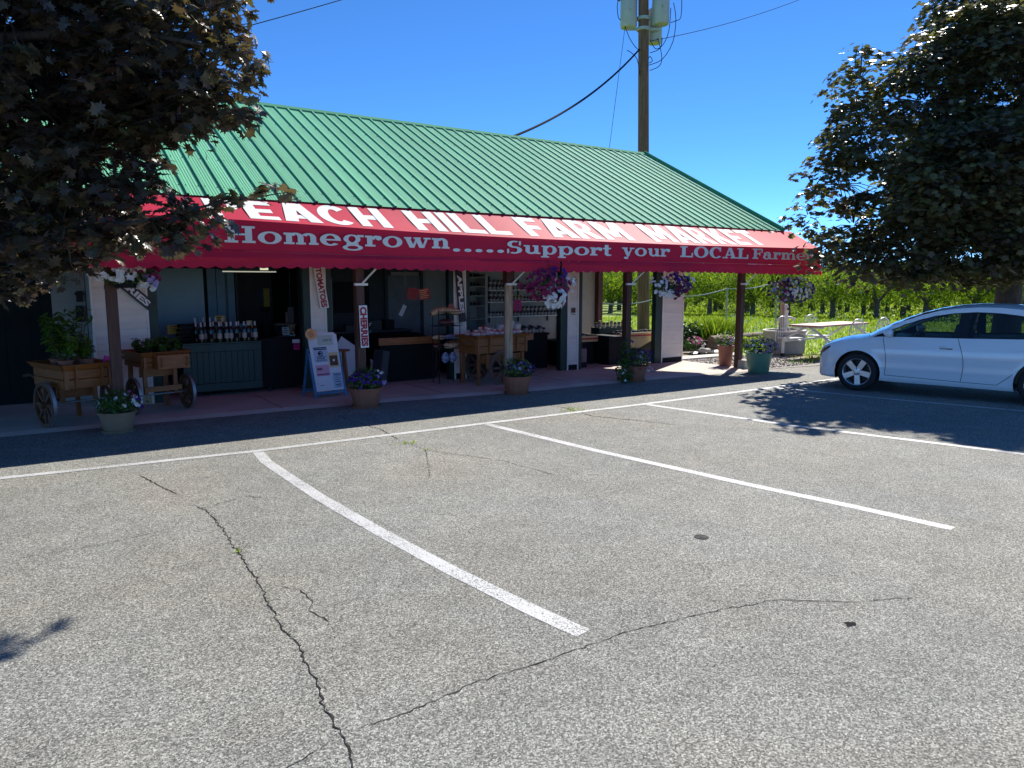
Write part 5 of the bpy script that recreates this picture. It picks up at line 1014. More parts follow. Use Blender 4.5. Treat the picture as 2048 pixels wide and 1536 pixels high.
t = thing('inner_door', 'white framed doorway standing open at the back of the right bay', 'door', (0, 0, .03)); m = MB(); m.bbox(10.9, 11.45, 14.47, 14.499, 0, 1.80); m.build('shade_panel', M_choc if False else mat('dim_room_shade', (.08, .07, .06), .8), t); m = MB(); m.bbox(11.451, 11.56, 14.44, 14.499, 0, 1.9); m.bbox(10.8, 11.45, 14.44, 14.499, 1.801, 1.9); m.build('frame', M_white, t)  # solid dark panel; the shade of the room beyond is its colour
card('price_card', 'small white scale edge beside the pale jars on the left striped table', (9.62, 12.6, .60), .05, .26, M_paper, 0, 0, 'card', 0)
# ================================================================ utility pole
P0, P1 = Vector((19.68, 20.70, 0)), Vector((19.40, 20.85, 13.4))
up = thing('utility_pole', 'tall brown wooden utility pole with three grey transformers behind the market', 'utility pole', P0)
def pz(z): return (P1 - P0) * (z / 13.4)
m = MB(); m.tube([pz(z) for z in (0, 2, 4, 6, 8, 10, 13.4)], [.235, .225, .215, .205, .197, .19, .18], 14); m.build('shaft', M_pole, up, smooth=60)
RD = Vector((.834, -.552, 0)); FD = Vector((.552, .834, 0))
M_tb = mat('trafo_base', (.36, .36, .27), .6, spec=.2)
def trafo(r_, f_, z, r, h):
    c = pz(z) + RD * r_ + FD * f_; m = MB(T(*c)); m.lathe([(0, 0), (r * .9, 0), (r, .05), (r, h - .06), (r * 1.05, h - .05), (r * 1.05, h), (r * .8, h + .08), (0, h + .12)], 20); t = m.build('transformer', M_trafo, up, smooth=35)
    m = MB(T(*c)); m.cyl((r * .3, 0, h + .1), (r * .3, 0, h + .42), .045, .03, 10); m.cyl((-r * .4, 0, h + .1), (-r * .4, 0, h + .35), .045, .03, 10); q = RD * (1 if r_ > 0 else -1); m.cyl(q * (r + .02) + Vector((0, 0, h * .8)), q * (r + .12) + Vector((0, 0, h * .84)), .035, .03, 8); m.build('bushing', M_wheel, t, smooth=40)
    m = MB(T(*c)); m.lathe([(r * .905, -.002), (r * .92, .035)], 20); m.build('base_ring', M_tb, t, smooth=40)
    m = MB(T(*c)); m.bar(tuple(-FD * (r + .006) + Vector((0, 0, h * .42))), tuple(-FD * (r + .006) + Vector((0, 0, h * .5))), .06, .012); m.build('rating_plate', M_tb, t)
trafo(-.55, -.05, 10.87, .30, 1.15); trafo(.59, -.08, 10.97, .31, 1.15); trafo(.47, .42, 10.48, .27, 1.1)
m = MB(T(*pz(11.2)))
for dz in (0, -.36 + .0): m.bar(tuple(RD * -.6 + Vector((0, 0, dz))), tuple(RD * .62 + Vector((0, 0, dz))), .08, .07)
m.bar((0, 0, -.3), tuple(RD * .45 + FD * .4 + Vector((0, 0, -.3))), .07, .07); m.lathe([(.20, -.06), (.24, -.05), (.24, .05), (.20, .06)], 16); m.lathe([(.20, -.42), (.24, -.41), (.24, -.31), (.20, -.30)], 16); m.build('mount', M_trafo, up)
for pts in ([(-.70, 10.87), (-.54, 10.48), (-.31, 10.16), (-.17, 10.07)], [(1.0, 11.67), (1.1, 11.13), (1.02, 10.36), (.66, 9.76), (.17, 9.55)], [(.91, 11.49), (.86, 10.71), (.66, 10.24), (.40, 10.11), (.19, 10.42)], [(.47, 10.48), (.63, 9.88), (.56, 9.53), (.21, 9.37)], [(.63, 10.48), (.56, 10.12), (.21, 9.97)], [(.9, 12.2), (1.25, 11.95), (1.28, 11.0 + .2), (1.1, 10.31 + .75), (.92, 11.0)], [(-.7, 12.1), (-.98, 11.7), (-.96, 11.2), (-.86, 10.98 + .1)], [(.17, 9.62), (.3, 9.7), (.22, 9.85), (.17, 9.8)], [(-.14, 9.2), (-.25, 9.75), (-.5, 10.0), (-.62, 10.05)]):
    P_ = [RD * x + FD * -.22 + Vector((0, 0, z)) for x, z in pts]; q = []
    for i in range(len(P_) - 1):
        for s in (0, .33, .66):
            p = [P_[max(0, min(len(P_) - 1, i + k))] for k in (-1, 0, 1, 2)]
            q.append(.5 * ((2 * p[1]) + (p[2] - p[0]) * s + (2 * p[0] - 5 * p[1] + 4 * p[2] - p[3]) * s * s + (3 * p[1] - p[0] - 3 * p[2] + p[3]) * s ** 3))
    q.append(P_[-1]); ox = pz(10.5); m = MB(T(ox.x, ox.y, 0)); m.tube(q, .014, 5); m.build('lead', M_wire, up)
def wire(name, label, a, b, sag, r, n=24, cat='wire'):
    a, b = Vector(a), Vector(b); m = MB(); m.tube([a.lerp(b, k / n) - Vector((0, 0, sag * 4 * (k / n) * (1 - k / n))) for k in range(n + 1)], r, 5); return m.build(name, M_wire, label=label, cat=cat)
wire('service_cable', 'thick black service cable sagging from the pole to the roof ridge', (19.27, 20.82, 10.12), (10.30, 15.46, 5.33), .32, .032, 30, 'cable')
wire('overhead_wire', 'thin overhead wire running from the pole to the upper right', (19.63, 20.6, 10.42), (29.6, 21.7, 14.15), .15, .012)
wire('guy_wire', 'thin guy wire slanting down left of the pole behind the roof', (18.83, 21.1, 10.95), (17.5, 20.9, 3.2), 0, .009)
wire('overhead_wire', 'thin overhead wire crossing the sky beside the left maple', (.8, 20.1, 6.3), (14.0, 27.7, 13.7), .1, .014)
# ================================================================ parked car
def make_car():
    sx = lambda x: x if x < .37 else .37 + (x - .37) * .66
    fw = Vector((-.262, .965, 0)).normalized(); az = math.atan2(fw.y, fw.x)
    ctr = Vector((11.74, 7.14, 0)); car = thing('parked_car', 'white four door sedan parked in the shade at the right edge', 'car', (0, 0, 0))
    # local: x forward, origin under the front axle centre line, +y left (towards the camera)
    lf = Vector((-fw.y, fw.x, 0)); car.location = ctr - lf * .79; car.rotation_euler = (0, 0, az)
    xs_ = [.93, .90, .84, .72, .5, .2, -.1, -.35, -.7, -1.3, -2.0, -2.7, -3.1, -3.4, -3.54, -3.58]
    def interp(x, tab):
        tab = sorted(tab)
        if x <= tab[0][0]: return tab[0][1]
        for (a, p), (b, q) in zip(tab, tab[1:]):
            if x <= b: s = (x - a) / (b - a); return p + (q - p) * (s * s * (3 - 2 * s) * .4 + s * .6)
        return tab[-1][1]
    ztop = lambda x: interp(x, [(.93, .56), (.90, .62), (.84, .665), (.70, .73), (.5, .785), (.2, .85), (-.1, .895), (-.35, .925), (-.8, .935), (-1.4, .945), (-2.1, .965), (-2.7, .99), (-3.2, .995), (-3.5, .97), (-3.58, .9)])
    zbot = lambda x: interp(x, [(.93, .26), (.85, .20), (.5, .19), (-.4, .20), (-2.3, .19), (-3.1, .22), (-3.5, .27), (-3.58, .34)])
    plan = lambda x: interp(x, [(.93, .34), (.90, .52), (.84, .66), (.74, .755), (.55, .825), (.25, .862), (-.2, .872), (-1.5, .875), (-2.6, .87), (-3.1, .83), (-3.4, .74), (-3.54, .6), (-3.58, .45)])
    def yy(x, z):
        b, t = zbot(x), ztop(x); u = (z - b) / (t - b); k = plan(x)
        prof = interp(u, [(0, .93), (.06, .962), (.2, .972), (.30, .985), (.42, .985), (.62, .998), (.74, .992), (.86, .965), (.94, .935), (1, .905)])
        return k * prof
    WH = [(0, .315), (-2.57, .315)]; RA = .365
    nx, nz = 190, 34; X = [.93 - (4.51) * i / nx for i in range(nx + 1)]
    for s, nm in ((1, 'left'), (-1, 'right')):
        bm = bmesh.new(); V = []
        for x in X:
            col = []
            for j in range(nz + 1):
                z = zbot(x) + (ztop(x) - zbot(x)) * j / nz; col.append((x, z))
            V.append(col)
        dx = 4.51 / nx
        inside = lambda p: any(math.hypot(p[0] - c, p[1] - h) < RA for c, h in WH)
        used = {}
        keep = []
        for i in range(nx):
            for j in range(nz):
                q = [(i, j), (i + 1, j), (i + 1, j + 1), (i, j + 1)]
                if all(inside(V[a][b]) for a, b in q): continue
                keep.append(q)
        def vert(a, b):
            if (a, b) in used: return used[a, b]
            x, z = V[a][b]
            for c, h in WH:
                d = math.hypot(x - c, z - h)
                if d < RA and d > 1e-6: x, z = c + (x - c) / d * RA, h + (z - h) / d * RA
            lip = 0
            for c, h in WH:
                d = math.hypot(x - c, z - h)
                if d < RA + .05: lip = max(lip, .012 * (1 - (d - RA) / .05))
            used[a, b] = bm.verts.new((sx(x), s * (yy(x, max(z, zbot(x))) + lip), z)); return used[a, b]
        for q in keep:
            vs = [vert(*p) for p in q]
            try: bm.faces.new(vs if s > 0 else vs[::-1])
            except ValueError: pass
        bmesh.ops.dissolve_degenerate(bm, edges=bm.edges, dist=1e-5)
        me = bpy.data.meshes.new('body_side'); bm.to_mesh(me); bm.free(); me.materials.append(M_car); me.polygons.foreach_set('use_smooth', [True] * len(me.polygons)); o = link(bpy.data.objects.new('body_side', me), car)
        # arch liners
        for c, h in WH:
            m = MB(); m.grid(lambda u, v: (c + RA * cos(-.35 + u * (pi + .7)), s * (.872 - .03 - .30 * v), h + RA * sin(-.35 + u * (pi + .7))), 24, 2); m.grid(lambda u, v: (c + RA * v * cos(-.35 + u * (pi + .7)), s * .545, h + RA * v * sin(-.35 + u * (pi + .7))), 24, 1); m.build('wheel_arch', M_carblk, car)
    # deck (bonnet, cowl, boot lid)
    def deck(name, x0, x1, mm, crown=.05, n=24):
        m = MB(); m.grid(lambda u, v: (sx(x0 + (x1 - x0) * u) + .05 * (1 - (2 * v - 1) ** 2) * (1 if x0 > .5 else 0) * (1 - u), (2 * v - 1) * yy(x0 + (x1 - x0) * u, ztop(x0 + (x1 - x0) * u)), ztop(x0 + (x1 - x0) * u) + crown * (1 - abs(2 * v - 1) ** 2.4)), n, 16); return m.build(name, mm, car, smooth=50)
    deck('bonnet', .90, -.30, M_car, .055); deck('boot_lid', -3.1, -3.575, M_car, .04, 10)
    m = MB(); m.grid(lambda u, v: (sx(.93) + .05 * (1 - (2 * v - 1) ** 2) * sin(pi * (.25 + .75 * u)), (2 * v - 1) * yy(.93, .3) , .26 + .36 * u), 6, 12); m.build('front_bumper', M_car, car, smooth=60)
    m = MB(); m.grid(lambda u, v: (-3.58 - .04 * (1 - (2 * v - 1) ** 2), (2 * v - 1) * yy(-3.58, .5), .34 + .56 * u), 6, 12); m.build('rear_bumper', M_car, car, smooth=60)
    m = MB(); m.bbox(-3.3, .42, -.7, .7, .19, .24); m.build('underbody', M_carblk, car)
    m = MB(); m.bbox(-3.05, -.05, -.74, .74, .3, .86); m.bbox(-.65, -.12, -.7, .7, .86, .93); m.bbox(-3.1, -2.75, -.68, .68, .86, .93); m.build('cabin_interior', M_carblk, car)
    # greenhouse
    zr = lambda x: interp(x, [(-.12, .905), (-.3, 1.01), (-.5, 1.12), (-.7, 1.215), (-.9, 1.295), (-1.1, 1.355), (-1.35, 1.40), (-1.65, 1.425), (-1.95, 1.425), (-2.2, 1.405), (-2.45, 1.36), (-2.7, 1.28), (-2.95, 1.15), (-3.12, 1.03), (-3.2, .98)])
    zi = lambda x: max(ztop(x) + .0, zr(x) - interp(x, [(-.12, .03), (-.5, .065), (-1.1, .07), (-1.6, .072), (-2.2, .09), (-2.5, .13), (-2.8, .22), (-3.2, .3)]))
    yr = lambda x, z: yy(x, ztop(x)) - (z - ztop(x)) * .42 - .012
    for s in (1, -1):
        n = 60; xs = [-.30 - 2.9 * i / n for i in range(n + 1)]
        def band(name, f0, f1, xa, xb, mm, off=0, n=40, nv=3):
            m = MB()
            def fn(u, v): x = xa + (xb - xa) * u; z = f0(x) + (f1(x) - f0(x)) * v; return (x, s * (yr(x, z) + off), z)
            m.grid(fn, n, nv); return m.build(name, mm, car, smooth=40)
        band('roof_rail', zi, zr, -.12, -3.2, M_car, .004)
        bl = lambda x: ztop(x) + .004
        tp = lambda x: max(bl(x), zi(x))
        band('quarter_pane', bl, tp, -.22, -.50, M_carblk, 0, 10)
        band('front_window', bl, tp, -.52, -1.42, M_glass, 0, 24)
        band('door_pillar', bl, tp, -1.42, -1.56, M_carblk, .003, 4)
        band('rear_window', bl, tp, -1.56, -2.42, M_glass, 0, 24)
        band('quarter_pane', bl, tp, -2.42, -2.80, M_carblk, .002, 10)
        band('window_seal', lambda x: ztop(x) - .012, lambda x: ztop(x) + .016, -.24, -2.78, M_carblk, .006, 30, 1)
        band('window_seal', lambda x: zi(x) - .016, lambda x: zi(x) + .002, -.30, -2.72, M_carblk, .006, 40, 1)
    def top(name, xa, xb, mm, crown=.05, n=20):
        m = MB()
        def fn(u, v):
            x = xa + (xb - xa) * u; w = 2 * v - 1; y = yr(x, zr(x)); return (x + .10 * (1 - w * w) * (1 if xa > -1 else 0) * (1 - u), w * y, zr(x) + crown * (1 - abs(w) ** 2.2))
        m.grid(fn, n, 14); return m.build(name, mm, car, smooth=60)
    top('windscreen', -.15, -1.08, M_glass, .055); top('roof', -1.08, -2.42, M_car, .055); top('rear_screen', -2.42, -3.15, M_glass, .05)
    # seams, handles, mirror, lamps
    def seam(pts, s=1):
        m = MB(); m.tube([(x, s * (yy(x, z) + .0005), z) for x, z in pts], .0045, 5); m.build('door_gap', M_carblk, car)
    def zseq(x0, x1, z0, z1, n=14, bow=0): return [(x0 + (x1 - x0) * k / n + bow * sin(pi * k / n), z0 + (z1 - z0) * k / n) for k in range(n + 1)]
    for s in (1, -1):
        seam(zseq(-.36, -.43, .92, .30, bow=-.04), s); seam(zseq(-.43, -1.52, .30, .275), s); seam(zseq(-1.44, -1.52, .94, .275, bow=-.06), s); seam(zseq(-1.52, -2.0, .275, .27), s); seam(zseq(-2.0, -2.42, .27, .78, bow=-.05), s)
        for xh in (-1.30, -2.42):
            m = MB(); m.tube([(xh + .10, s * (yy(xh, .80) - .004), .795), (xh + .07, s * (yy(xh, .80) + .028), .80), (xh - .07, s * (yy(xh, .80) + .028), .805), (xh - .10, s * (yy(xh, .80) - .004), .80)], [.012, .016, .016, .012], 8); hd = m.build('door_handle', M_car, car, smooth=60); m = MB(); m.grid(lambda u, v: (xh - .085 + .17 * u, s * (yy(xh - .085 + .17 * u, .78) + .002), .772 + .020 * v), 6, 2); m.build('handle_shade', M_carblk, hd)  # dark strip paints the shadow under each handle
        def mir(u, v): a = 2 * pi * v; q = sin(pi * max(.03, min(.97, u))) ** .5; return (-.50 + .08 * (2 * u - 1), s * (.985 + .095 * q * cos(a)), .985 + .072 * q * sin(a) + .01)
        m = MB(); m.grid(mir, 10, 16); mr = m.build('mirror', M_car, car, smooth=60); m = MB(); m.box((-.48, s * .86, .945), (.06, .10, .04)); m.build('mirror_foot', M_car, mr); m = MB(); m.lathe([(0, 0), (.075, 0)], 16, T(-.582, s * .985, .995) @ RY(R(-90)) @ Matrix.Diagonal((.85, 1, 1, 1))); m.build('mirror_glass', M_carblk, mr)
        # headlamp: dark lens wrapping the wing with the amber end
        def hl(u, v): x = .88 - .36 * u; z = ztop(x) - .045 - (.10 - .07 * u) * v; return (sx(x), s * (yy(x, z) + .004), z)
        m = MB(); m.grid(hl, 12, 4); h_ = m.build('headlamp', M_carblk, car, smooth=40)
        def ha(u, v): x = .78 - .17 * u; z = ztop(x) - .058 - (.07 - .045 * u) * v; return (sx(x), s * (yy(x, z) + .0065), z)
        m = MB(); m.grid(ha, 8, 3); m.build('side_marker', M_amber, h_, smooth=40)
        m = MB(); m.bbox(-3.56, -3.3, s * .72 - .02, s * .72 + .02, .72, .92); m.build('tail_lamp', M_redp, car)
        # sill strip
        m = MB(); m.grid(lambda u, v: (-.40 - 1.76 * u, s * (yy(-.40 - 1.76 * u, .2) + .006 - .01 * abs(v - .5)), .195 + .06 * v), 20, 2); m.build('sill', M_car, car, smooth=40)
    for x in (-1.35,):
        for y in (.36, -.36):
            m = MB(); m.box((x, y, .86), (.14, .46, .6), RY(R(-14)), taper=.85); m.box((x - .10, y, 1.23), (.09, .26, .2), RY(R(-12)), taper=.8); m.build('seat', M_carblk, car, bev=.02)
    m = MB(); m.box((-2.5, 0, .84), (.16, 1.2, .5), RY(R(-20))); m.build('rear_seat', M_carblk, car, bev=.02)
    m = MB(); m.lathe([(.16, -.012), (.18, 0), (.16, .012)], 24, T(-.78, .36, .93) @ RY(R(65))); m.build('steering_wheel', M_carblk, car, smooth=50)
    for wx, _ in WH:
        for s in (1, -1):
            A = T(wx, s * .765, .317) @ RX(R(-90 * s)); r = .317
            m = MB(A); m.lathe([(r * .70, -.09), (r * .9, -.098), (r, -.075), (r, .075), (r * .93, .098), (r * .74, .10), (r * .70, .09)], 44); w_ = m.build('wheel', M_tyre, car, smooth=50)
            m = MB(A); m.lathe([(r * .705, .06), (r * .715, .098), (r * .68, .092), (r * .655, .04), (r * .655, -.08)], 44); m.build('rim', M_rim, w_, smooth=50)
            m = MB(A); m.lathe([(0, .01), (r * .50, .01), (r * .5, 0)], 28); m.build('brake_disc', M_iron, w_); m = MB(A); m.lathe([(r * .5, -.02), (r * .66, -.03)], 28); m.build('inner_barrel', M_carblk, w_)
            for k in range(5):
                a = 2 * pi * k / 5 + pi / 2 + .1; m = MB(A @ RZ(a)); m.add([(.03, -.034, .082), (.03, .034, .082), (r * .66, .042, .088), (r * .66, -.042, .088), (.03, -.04, .05), (.03, .04, .05), (r * .66, .05, .06), (r * .66, -.05, .06)], [(3, 2, 1, 0)[::-1], (0, 4, 5, 1)[::-1], (1, 5, 6, 2)[::-1], (2, 6, 7, 3)[::-1], (3, 7, 4, 0)[::-1]]); m.build('spoke', M_rim, w_, bev=.004)
            m = MB(A); m.lathe([(.07, .05), (.062, .084), (.03, .088), (.028, .095), (0, .096)], 20); m.build('hub', M_rim, w_, smooth=40)
            m = MB(A)
            for k in range(5): a = 2 * pi * k / 5 + pi / 2 + .1 + pi / 5; m.cyl((.052 * cos(a), .052 * sin(a), .07), (.052 * cos(a), .052 * sin(a), .0875), .009, .009, 8)
            m.build('wheel_nut', M_carblk, w_)
make_car()
# ================================================================ picnic table with hoop backed seats
def picnic():
    o = Vector((16.72, 10.98, -.012)); t = thing('picnic_table', 'red topped picnic table with a white frame on the grass', 'table', o, R(6))
    for k in range(5): m = MB(); m.box((0, -.31 + .155 * k, .80), (2.5, .15, .04)); m.build('plank', M_ttop, t, bev=.004)
    for sx in (-1.05, 1.05):
        m = MB(); m.bar((sx, -.05, .77), (sx, -.62, .42), .05, .045); m.bar((sx, .05, .77), (sx, .62, .42), .05, .045); m.bar((sx, -.62, .44), (sx, -.62, .0), .05, .05); m.bar((sx, .62, .44), (sx, .62, .0), .05, .05); m.bar((sx, -.4, .765), (sx, .4, .765), .05, .04); m.build('leg_frame', M_chair, t)
        m = MB(); m.box((sx, -.62, .05), (.07, .07, .1)); m.box((sx, .62, .05), (.07, .07, .1)); m.build('foot', M_iron, t)
    m = MB(); m.bar((-1.05, -.62, .40), (1.05, -.62, .40), .045, .045); m.bar((-1.05, .62, .40), (1.05, .62, .40), .045, .045); m.build('seat_rail', M_chair, t)
    for (x, y, s, lb_) in ((-.62, .68, 1, 'hoop backed white seat at the left front of the picnic table before the trough'), (-.60, -.74, -1, 'hoop backed white seat in the middle of the near side of the picnic table'), (.72, -.74, -1, 'hoop backed white seat at the near right of the picnic table beyond the car bonnet'), (.72, .68, 1, 'hoop backed white seat on the far side of the picnic table')):
        p = o + RZ(R(6)) @ Vector((x, y, 0)); c = thing('hoop_seat', lb_, 'seat', p, R(-4), 'hoop backed seats round the picnic table')
        for k in range(3): m = MB(); m.box((0, -.15 + .15 * k - s * .0, .45), (.44, .14, .03)); m.build('seat_board', M_chair, c, bev=.003)
        yb_ = s * .25; m = MB(); pts = [(-.25, yb_, .36), (-.25, yb_, .74)] + [(-.25 * cos(pi * q / 10), yb_ + s * .02, .74 + .24 * sin(pi * q / 10)) for q in range(1, 10)] + [(.25, yb_, .74), (.25, yb_, .36)]; m.tube(pts, .014, 6); m.build('hoop_back', M_chair, c, smooth=60)
        for k in range(5): xx = -.15 + .075 * k; m = MB(); m.tube([(xx, yb_, .46), (xx * .9, yb_ + s * .02, .73 + .24 * math.sqrt(max(0, 1 - (xx / .25) ** 2)))], .008, 5); m.build('rod', M_chair, c)
        m = MB(); m.bar((0, -s * .1, .43), (0, -s * .32, .40), .05, .04); m.build('seat_arm', M_chair, c)
picnic()
t = thing('water_trough', 'pale grey concrete trough with a garden hose draped over it', 'trough', (16.5, 12.12, -.01), R(-12)); m = MB()
m.lathe([(.0, 0), (.52, 0), (.55, .02), (.56, .58), (.50, .60), (.47, .5), (0, .5)], 28, Matrix.Diagonal((1.0, .85, 1, 1))); m.build('basin', M_trough, t, smooth=40); m = MB(); m.lathe([(.555, .57), (.575, .58), (.575, .61), (.5, .61)], 28, Matrix.Diagonal((1, .85, 1, 1))); m.build('rim', M_trimw, t, smooth=30)
m = MB(); m.lathe([(0, 0), (.48, 0)], 24, T(0, 0, .53) @ Matrix.Diagonal((1, .85, 1, 1))); m.build('soil', M_soil, t)
m = MB(); m.tube([(-.35, -.3, .62), (-.1, -.5, .55), (.15, -.53, .50), (.4, -.42, .58), (.45, -.2, .64), (.2, -.05, .64)], .016, 6); m.build('garden_hose', M_trimw, smooth=60, loc=(16.5, 12.12, -.01), label='pale garden hose looping over the front of the trough', cat='hose')
t = thing('hand_pump', 'weathered white hand pump beside a wooden post in the trough', 'pump', (16.5, 12.12, .52)); m = MB(); m.lathe([(.0, 0), (.12, 0), (.12, .03), (.075, .06), (.07, .5), (.085, .55), (.085, .62), (.05, .72), (0, .75)], 16); m.build('body', M_trimw, t, smooth=40); m = MB(); m.tube([(0, 0, .4), (.1, -.1, .4), (.16, -.15, .36), (.17, -.16, .3)], .03, 8); m.build('spout', M_trimw, t, smooth=50); m = MB(); m.cyl((0, -.075, .62), (0, -.10, .62), .035); m.build('pump_eye', M_iron, t)
m = MB(); m.box((-.14, 0, .35), (.09, .07, .85)); m.build('post', M_peel, t); m = MB(); m.box((0, -.05, .12), (.4, .03, .05)); m.build('cross_bar', M_trimw, t)
# raised bed with flowers, shrub and tall grass
t = thing('raised_bed', 'low weathered log planter beyond the gravel', 'planter', (16.4, 14.1, -.01), R(8))
for k, (y, z, L) in enumerate(((-.5, .13, 2.6), (-.48, .30, 2.5), (.5, .13, 2.6))): m = MB(); m.tube([(-L / 2, y, z), (0, y + .02, z + .01), (L / 2, y, z)], [.12, .115, .12], 9); m.build('log', M_rbed, t, smooth=60)
m = MB(); m.bbox(-1.25, 1.25, -.42, .42, 0, .28); m.build('soil', M_soil, t)
def shrub(name, label, loc, n, r, ls, mm, kind='oval', cat='shrub', stem=5):
    t = thing(name, label, cat, loc); m = MB()
    for k in range(stem): a = k * 1.3; m.tube([(0, 0, 0), (r[0] * .4 * cos(a), r[1] * .4 * sin(a), r[2] * 1.1)], [.02, .008], 5)
    m.build('stem', M_obark, t); p = []; d = []
    for k in range(9):
        c = np.array((rng.normal(0, r[0] * .42), rng.normal(0, r[1] * .42), r[2] * rng.uniform(.6, 1.4))); a, b = ball(n // 9, c, np.array(r) * .55, .2); p.append(a); d.append(b)
    p = np.concatenate(p); d = np.concatenate(d); p[:, 2] = np.abs(p[:, 2]); o = leaves('foliage', kind, p, d + up_noise(len(p)), rng.uniform(.7, 1.3, len(p)) * ls, mm, t); o['kind'] = 'stuff'; return t
shrub('shrub', 'dark green shrub just right of the siding corner pier', (15.3, 14.5, 0), 1500, (.55, .4, .42), .10, M_plant); shrub('shrub', 'pale leafy weed clump in front of the tall grass', (15.9, 13.5, 0), 500, (.25, .25, .24), .08, M_grass); shrub('shrub', 'broad leafy low plants behind the trough', (16.9, 13.7, 0), 900, (.7, .5, .2), .09, M_grass); shrub('shrub', 'bright leafy weeds seen through the right bay beside the pole', (14.2, 15.6, 0), 900, (.45, .45, .35), .09, M_grass)
px = rng.normal(16.35, .38, 2600); py = rng.normal(14.35, .28, 2600); blades('tall_grass', px, py, .1, .25, .85, .018, M_orch, lean=.13, kind='stuff')
t = thing('flower_bed', 'pink and white flowers on dark sheeting beside the siding corner', 'flowers', (14.6, 13.5, 0)); foliage(t, 260, (0, 0, .22), (.32, .25, .18), .06); blooms(t, [('P', 26, (-.05, -.1, .30), (.24, .2, .14), fz), ('W', 10, (.2, -.1, .2), (.14, .1, .1), fz)], .075); m = MB(); m.grid(lambda u, v: (-.5 + 1.1 * u, -.5 + .4 * v, .03 + .05 * sin(9 * u) * sin(5 * v)), 10, 5); m.build('sheeting', M_carblk, t)
t = thing('garden_frog', 'small grey stone ornament lying before the flower bed', 'ornament', (14.5, 13.0, 0)); m = MB(); m.grid(lambda u, v: (.22 * (2 * u - 1), .1 * sin(pi * max(.03, min(.97, u))) ** .6 * cos(2 * pi * v), .09 + .08 * sin(pi * max(.03, min(.97, u))) ** .6 * sin(2 * pi * v) * (1 + .3 * sin(8 * u))), 14, 10); m.build('body', M_trough, t, smooth=70)
# wire fence line and stakes
fl = thing('wire_fence', 'green pipe rail fence along the edge of the orchard grass', 'fence', (0, 0, 0))
fp = [(13.9, 16.4), (17.4, 17.3), (21.5, 18.3), (27, 20.3)]
for (a, b) in zip(fp, fp[1:]): m = MB(); m.tube([(a[0] + (b[0] - a[0]) * k / 10, a[1] + (b[1] - a[1]) * k / 10, 1.22 + .05 * (a[0] - 14) - .12 * sin(pi * k / 10) + .05 * (b[0] - a[0]) * k / 10) for k in range(11)], .022, 6); m.build('rail', M_hose, fl)
for a in fp: m = MB(); m.cyl((a[0], a[1], 0), (a[0], a[1], 1.25 + .05 * (a[0] - 14)), .035); m.build('fence_post', M_trough, fl)
# ================================================================ grass and orchard
n = 26000; gx = rng.uniform(12.5, 34, n); gy = rng.uniform(9.5, 30, n)
edge = np.where(gx < 15.6, 14.6, np.where(gx < 16.5, 12.4, 11.9 - (gx - 16.5) * .18)); ok = gy > edge + rng.normal(0, .15, n); gx, gy = gx[ok], gy[ok]
blades('grass', gx, gy, -.03, .06, .19, .04, M_grass, kind='stuff')
n = 22000; gx = 30 + 50 * rng.uniform(0, 1, n) ** 1.3; gy = gx * rng.uniform(.2, 1.1, n); blades('grass', gx, gy, -.03, .08, .2, .14, M_grass, kind='stuff')
px = np.concatenate([rng.normal(15.2, .4, 160), rng.normal(16.6, .5, 200), rng.normal(17.6, .6, 160)]); py = np.concatenate([rng.normal(10.4, .15, 160), rng.normal(10.9, .25, 200), rng.normal(11.0, .3, 160)]); blades('verge_grass', px, py, -.012, .04, .14, .02, M_grass, kind='stuff')
dm = MB(); 
for k in range(260):
    x = random.uniform(18, 40); y = x * random.uniform(.45, .85); a = random.uniform(0, 6); s = .035; dm.add([(x - s, y, .22), (x + s, y, .22), (x + s, y, .22 + 1.6 * s), (x - s, y, .22 + 1.6 * s)], [(0, 1, 2, 3)])
dm.build('dandelion_heads', M_white, kind='stuff')
def orch_mesh():
    P = []; D = []
    for k in range(34):
        a = random.uniform(0, 6.28); r = random.uniform(.2, 1.35); c = np.array((r * cos(a), r * sin(a), random.uniform(.95, 2.25) - .12 * r)); p, d = ball(52, c, (.5, .5, .42), .3); P.append(p); D.append(d)
    p = np.concatenate(P); d = np.concatenate(D); crown = leaves('foliage', 'long', p, d * .6 + up_noise(len(p), .4), rng.uniform(.14, .26, len(p)), M_orch, mesh_only=True)
    m = MB(); m.tube([(0, 0, -.05), (.02, 0, .4), (0, .03, .85)], [.15, .12, .11], 8)
    for k in range(5): a = 1.26 * k + random.uniform(-.3, .3); m.tube([(0, .03, .8), (.4 * cos(a), .4 * sin(a), 1.2), (.9 * cos(a), .9 * sin(a), 1.8)], [.08, .05, .02], 6)
    return crown, m.mesh('trunk', M_obark, 60)
OM = [orch_mesh() for _ in range(4)]
u_ = Vector((.9, .44, 0)).normalized(); v_ = Vector((-.44, .9, 0)).normalized(); oc = 0
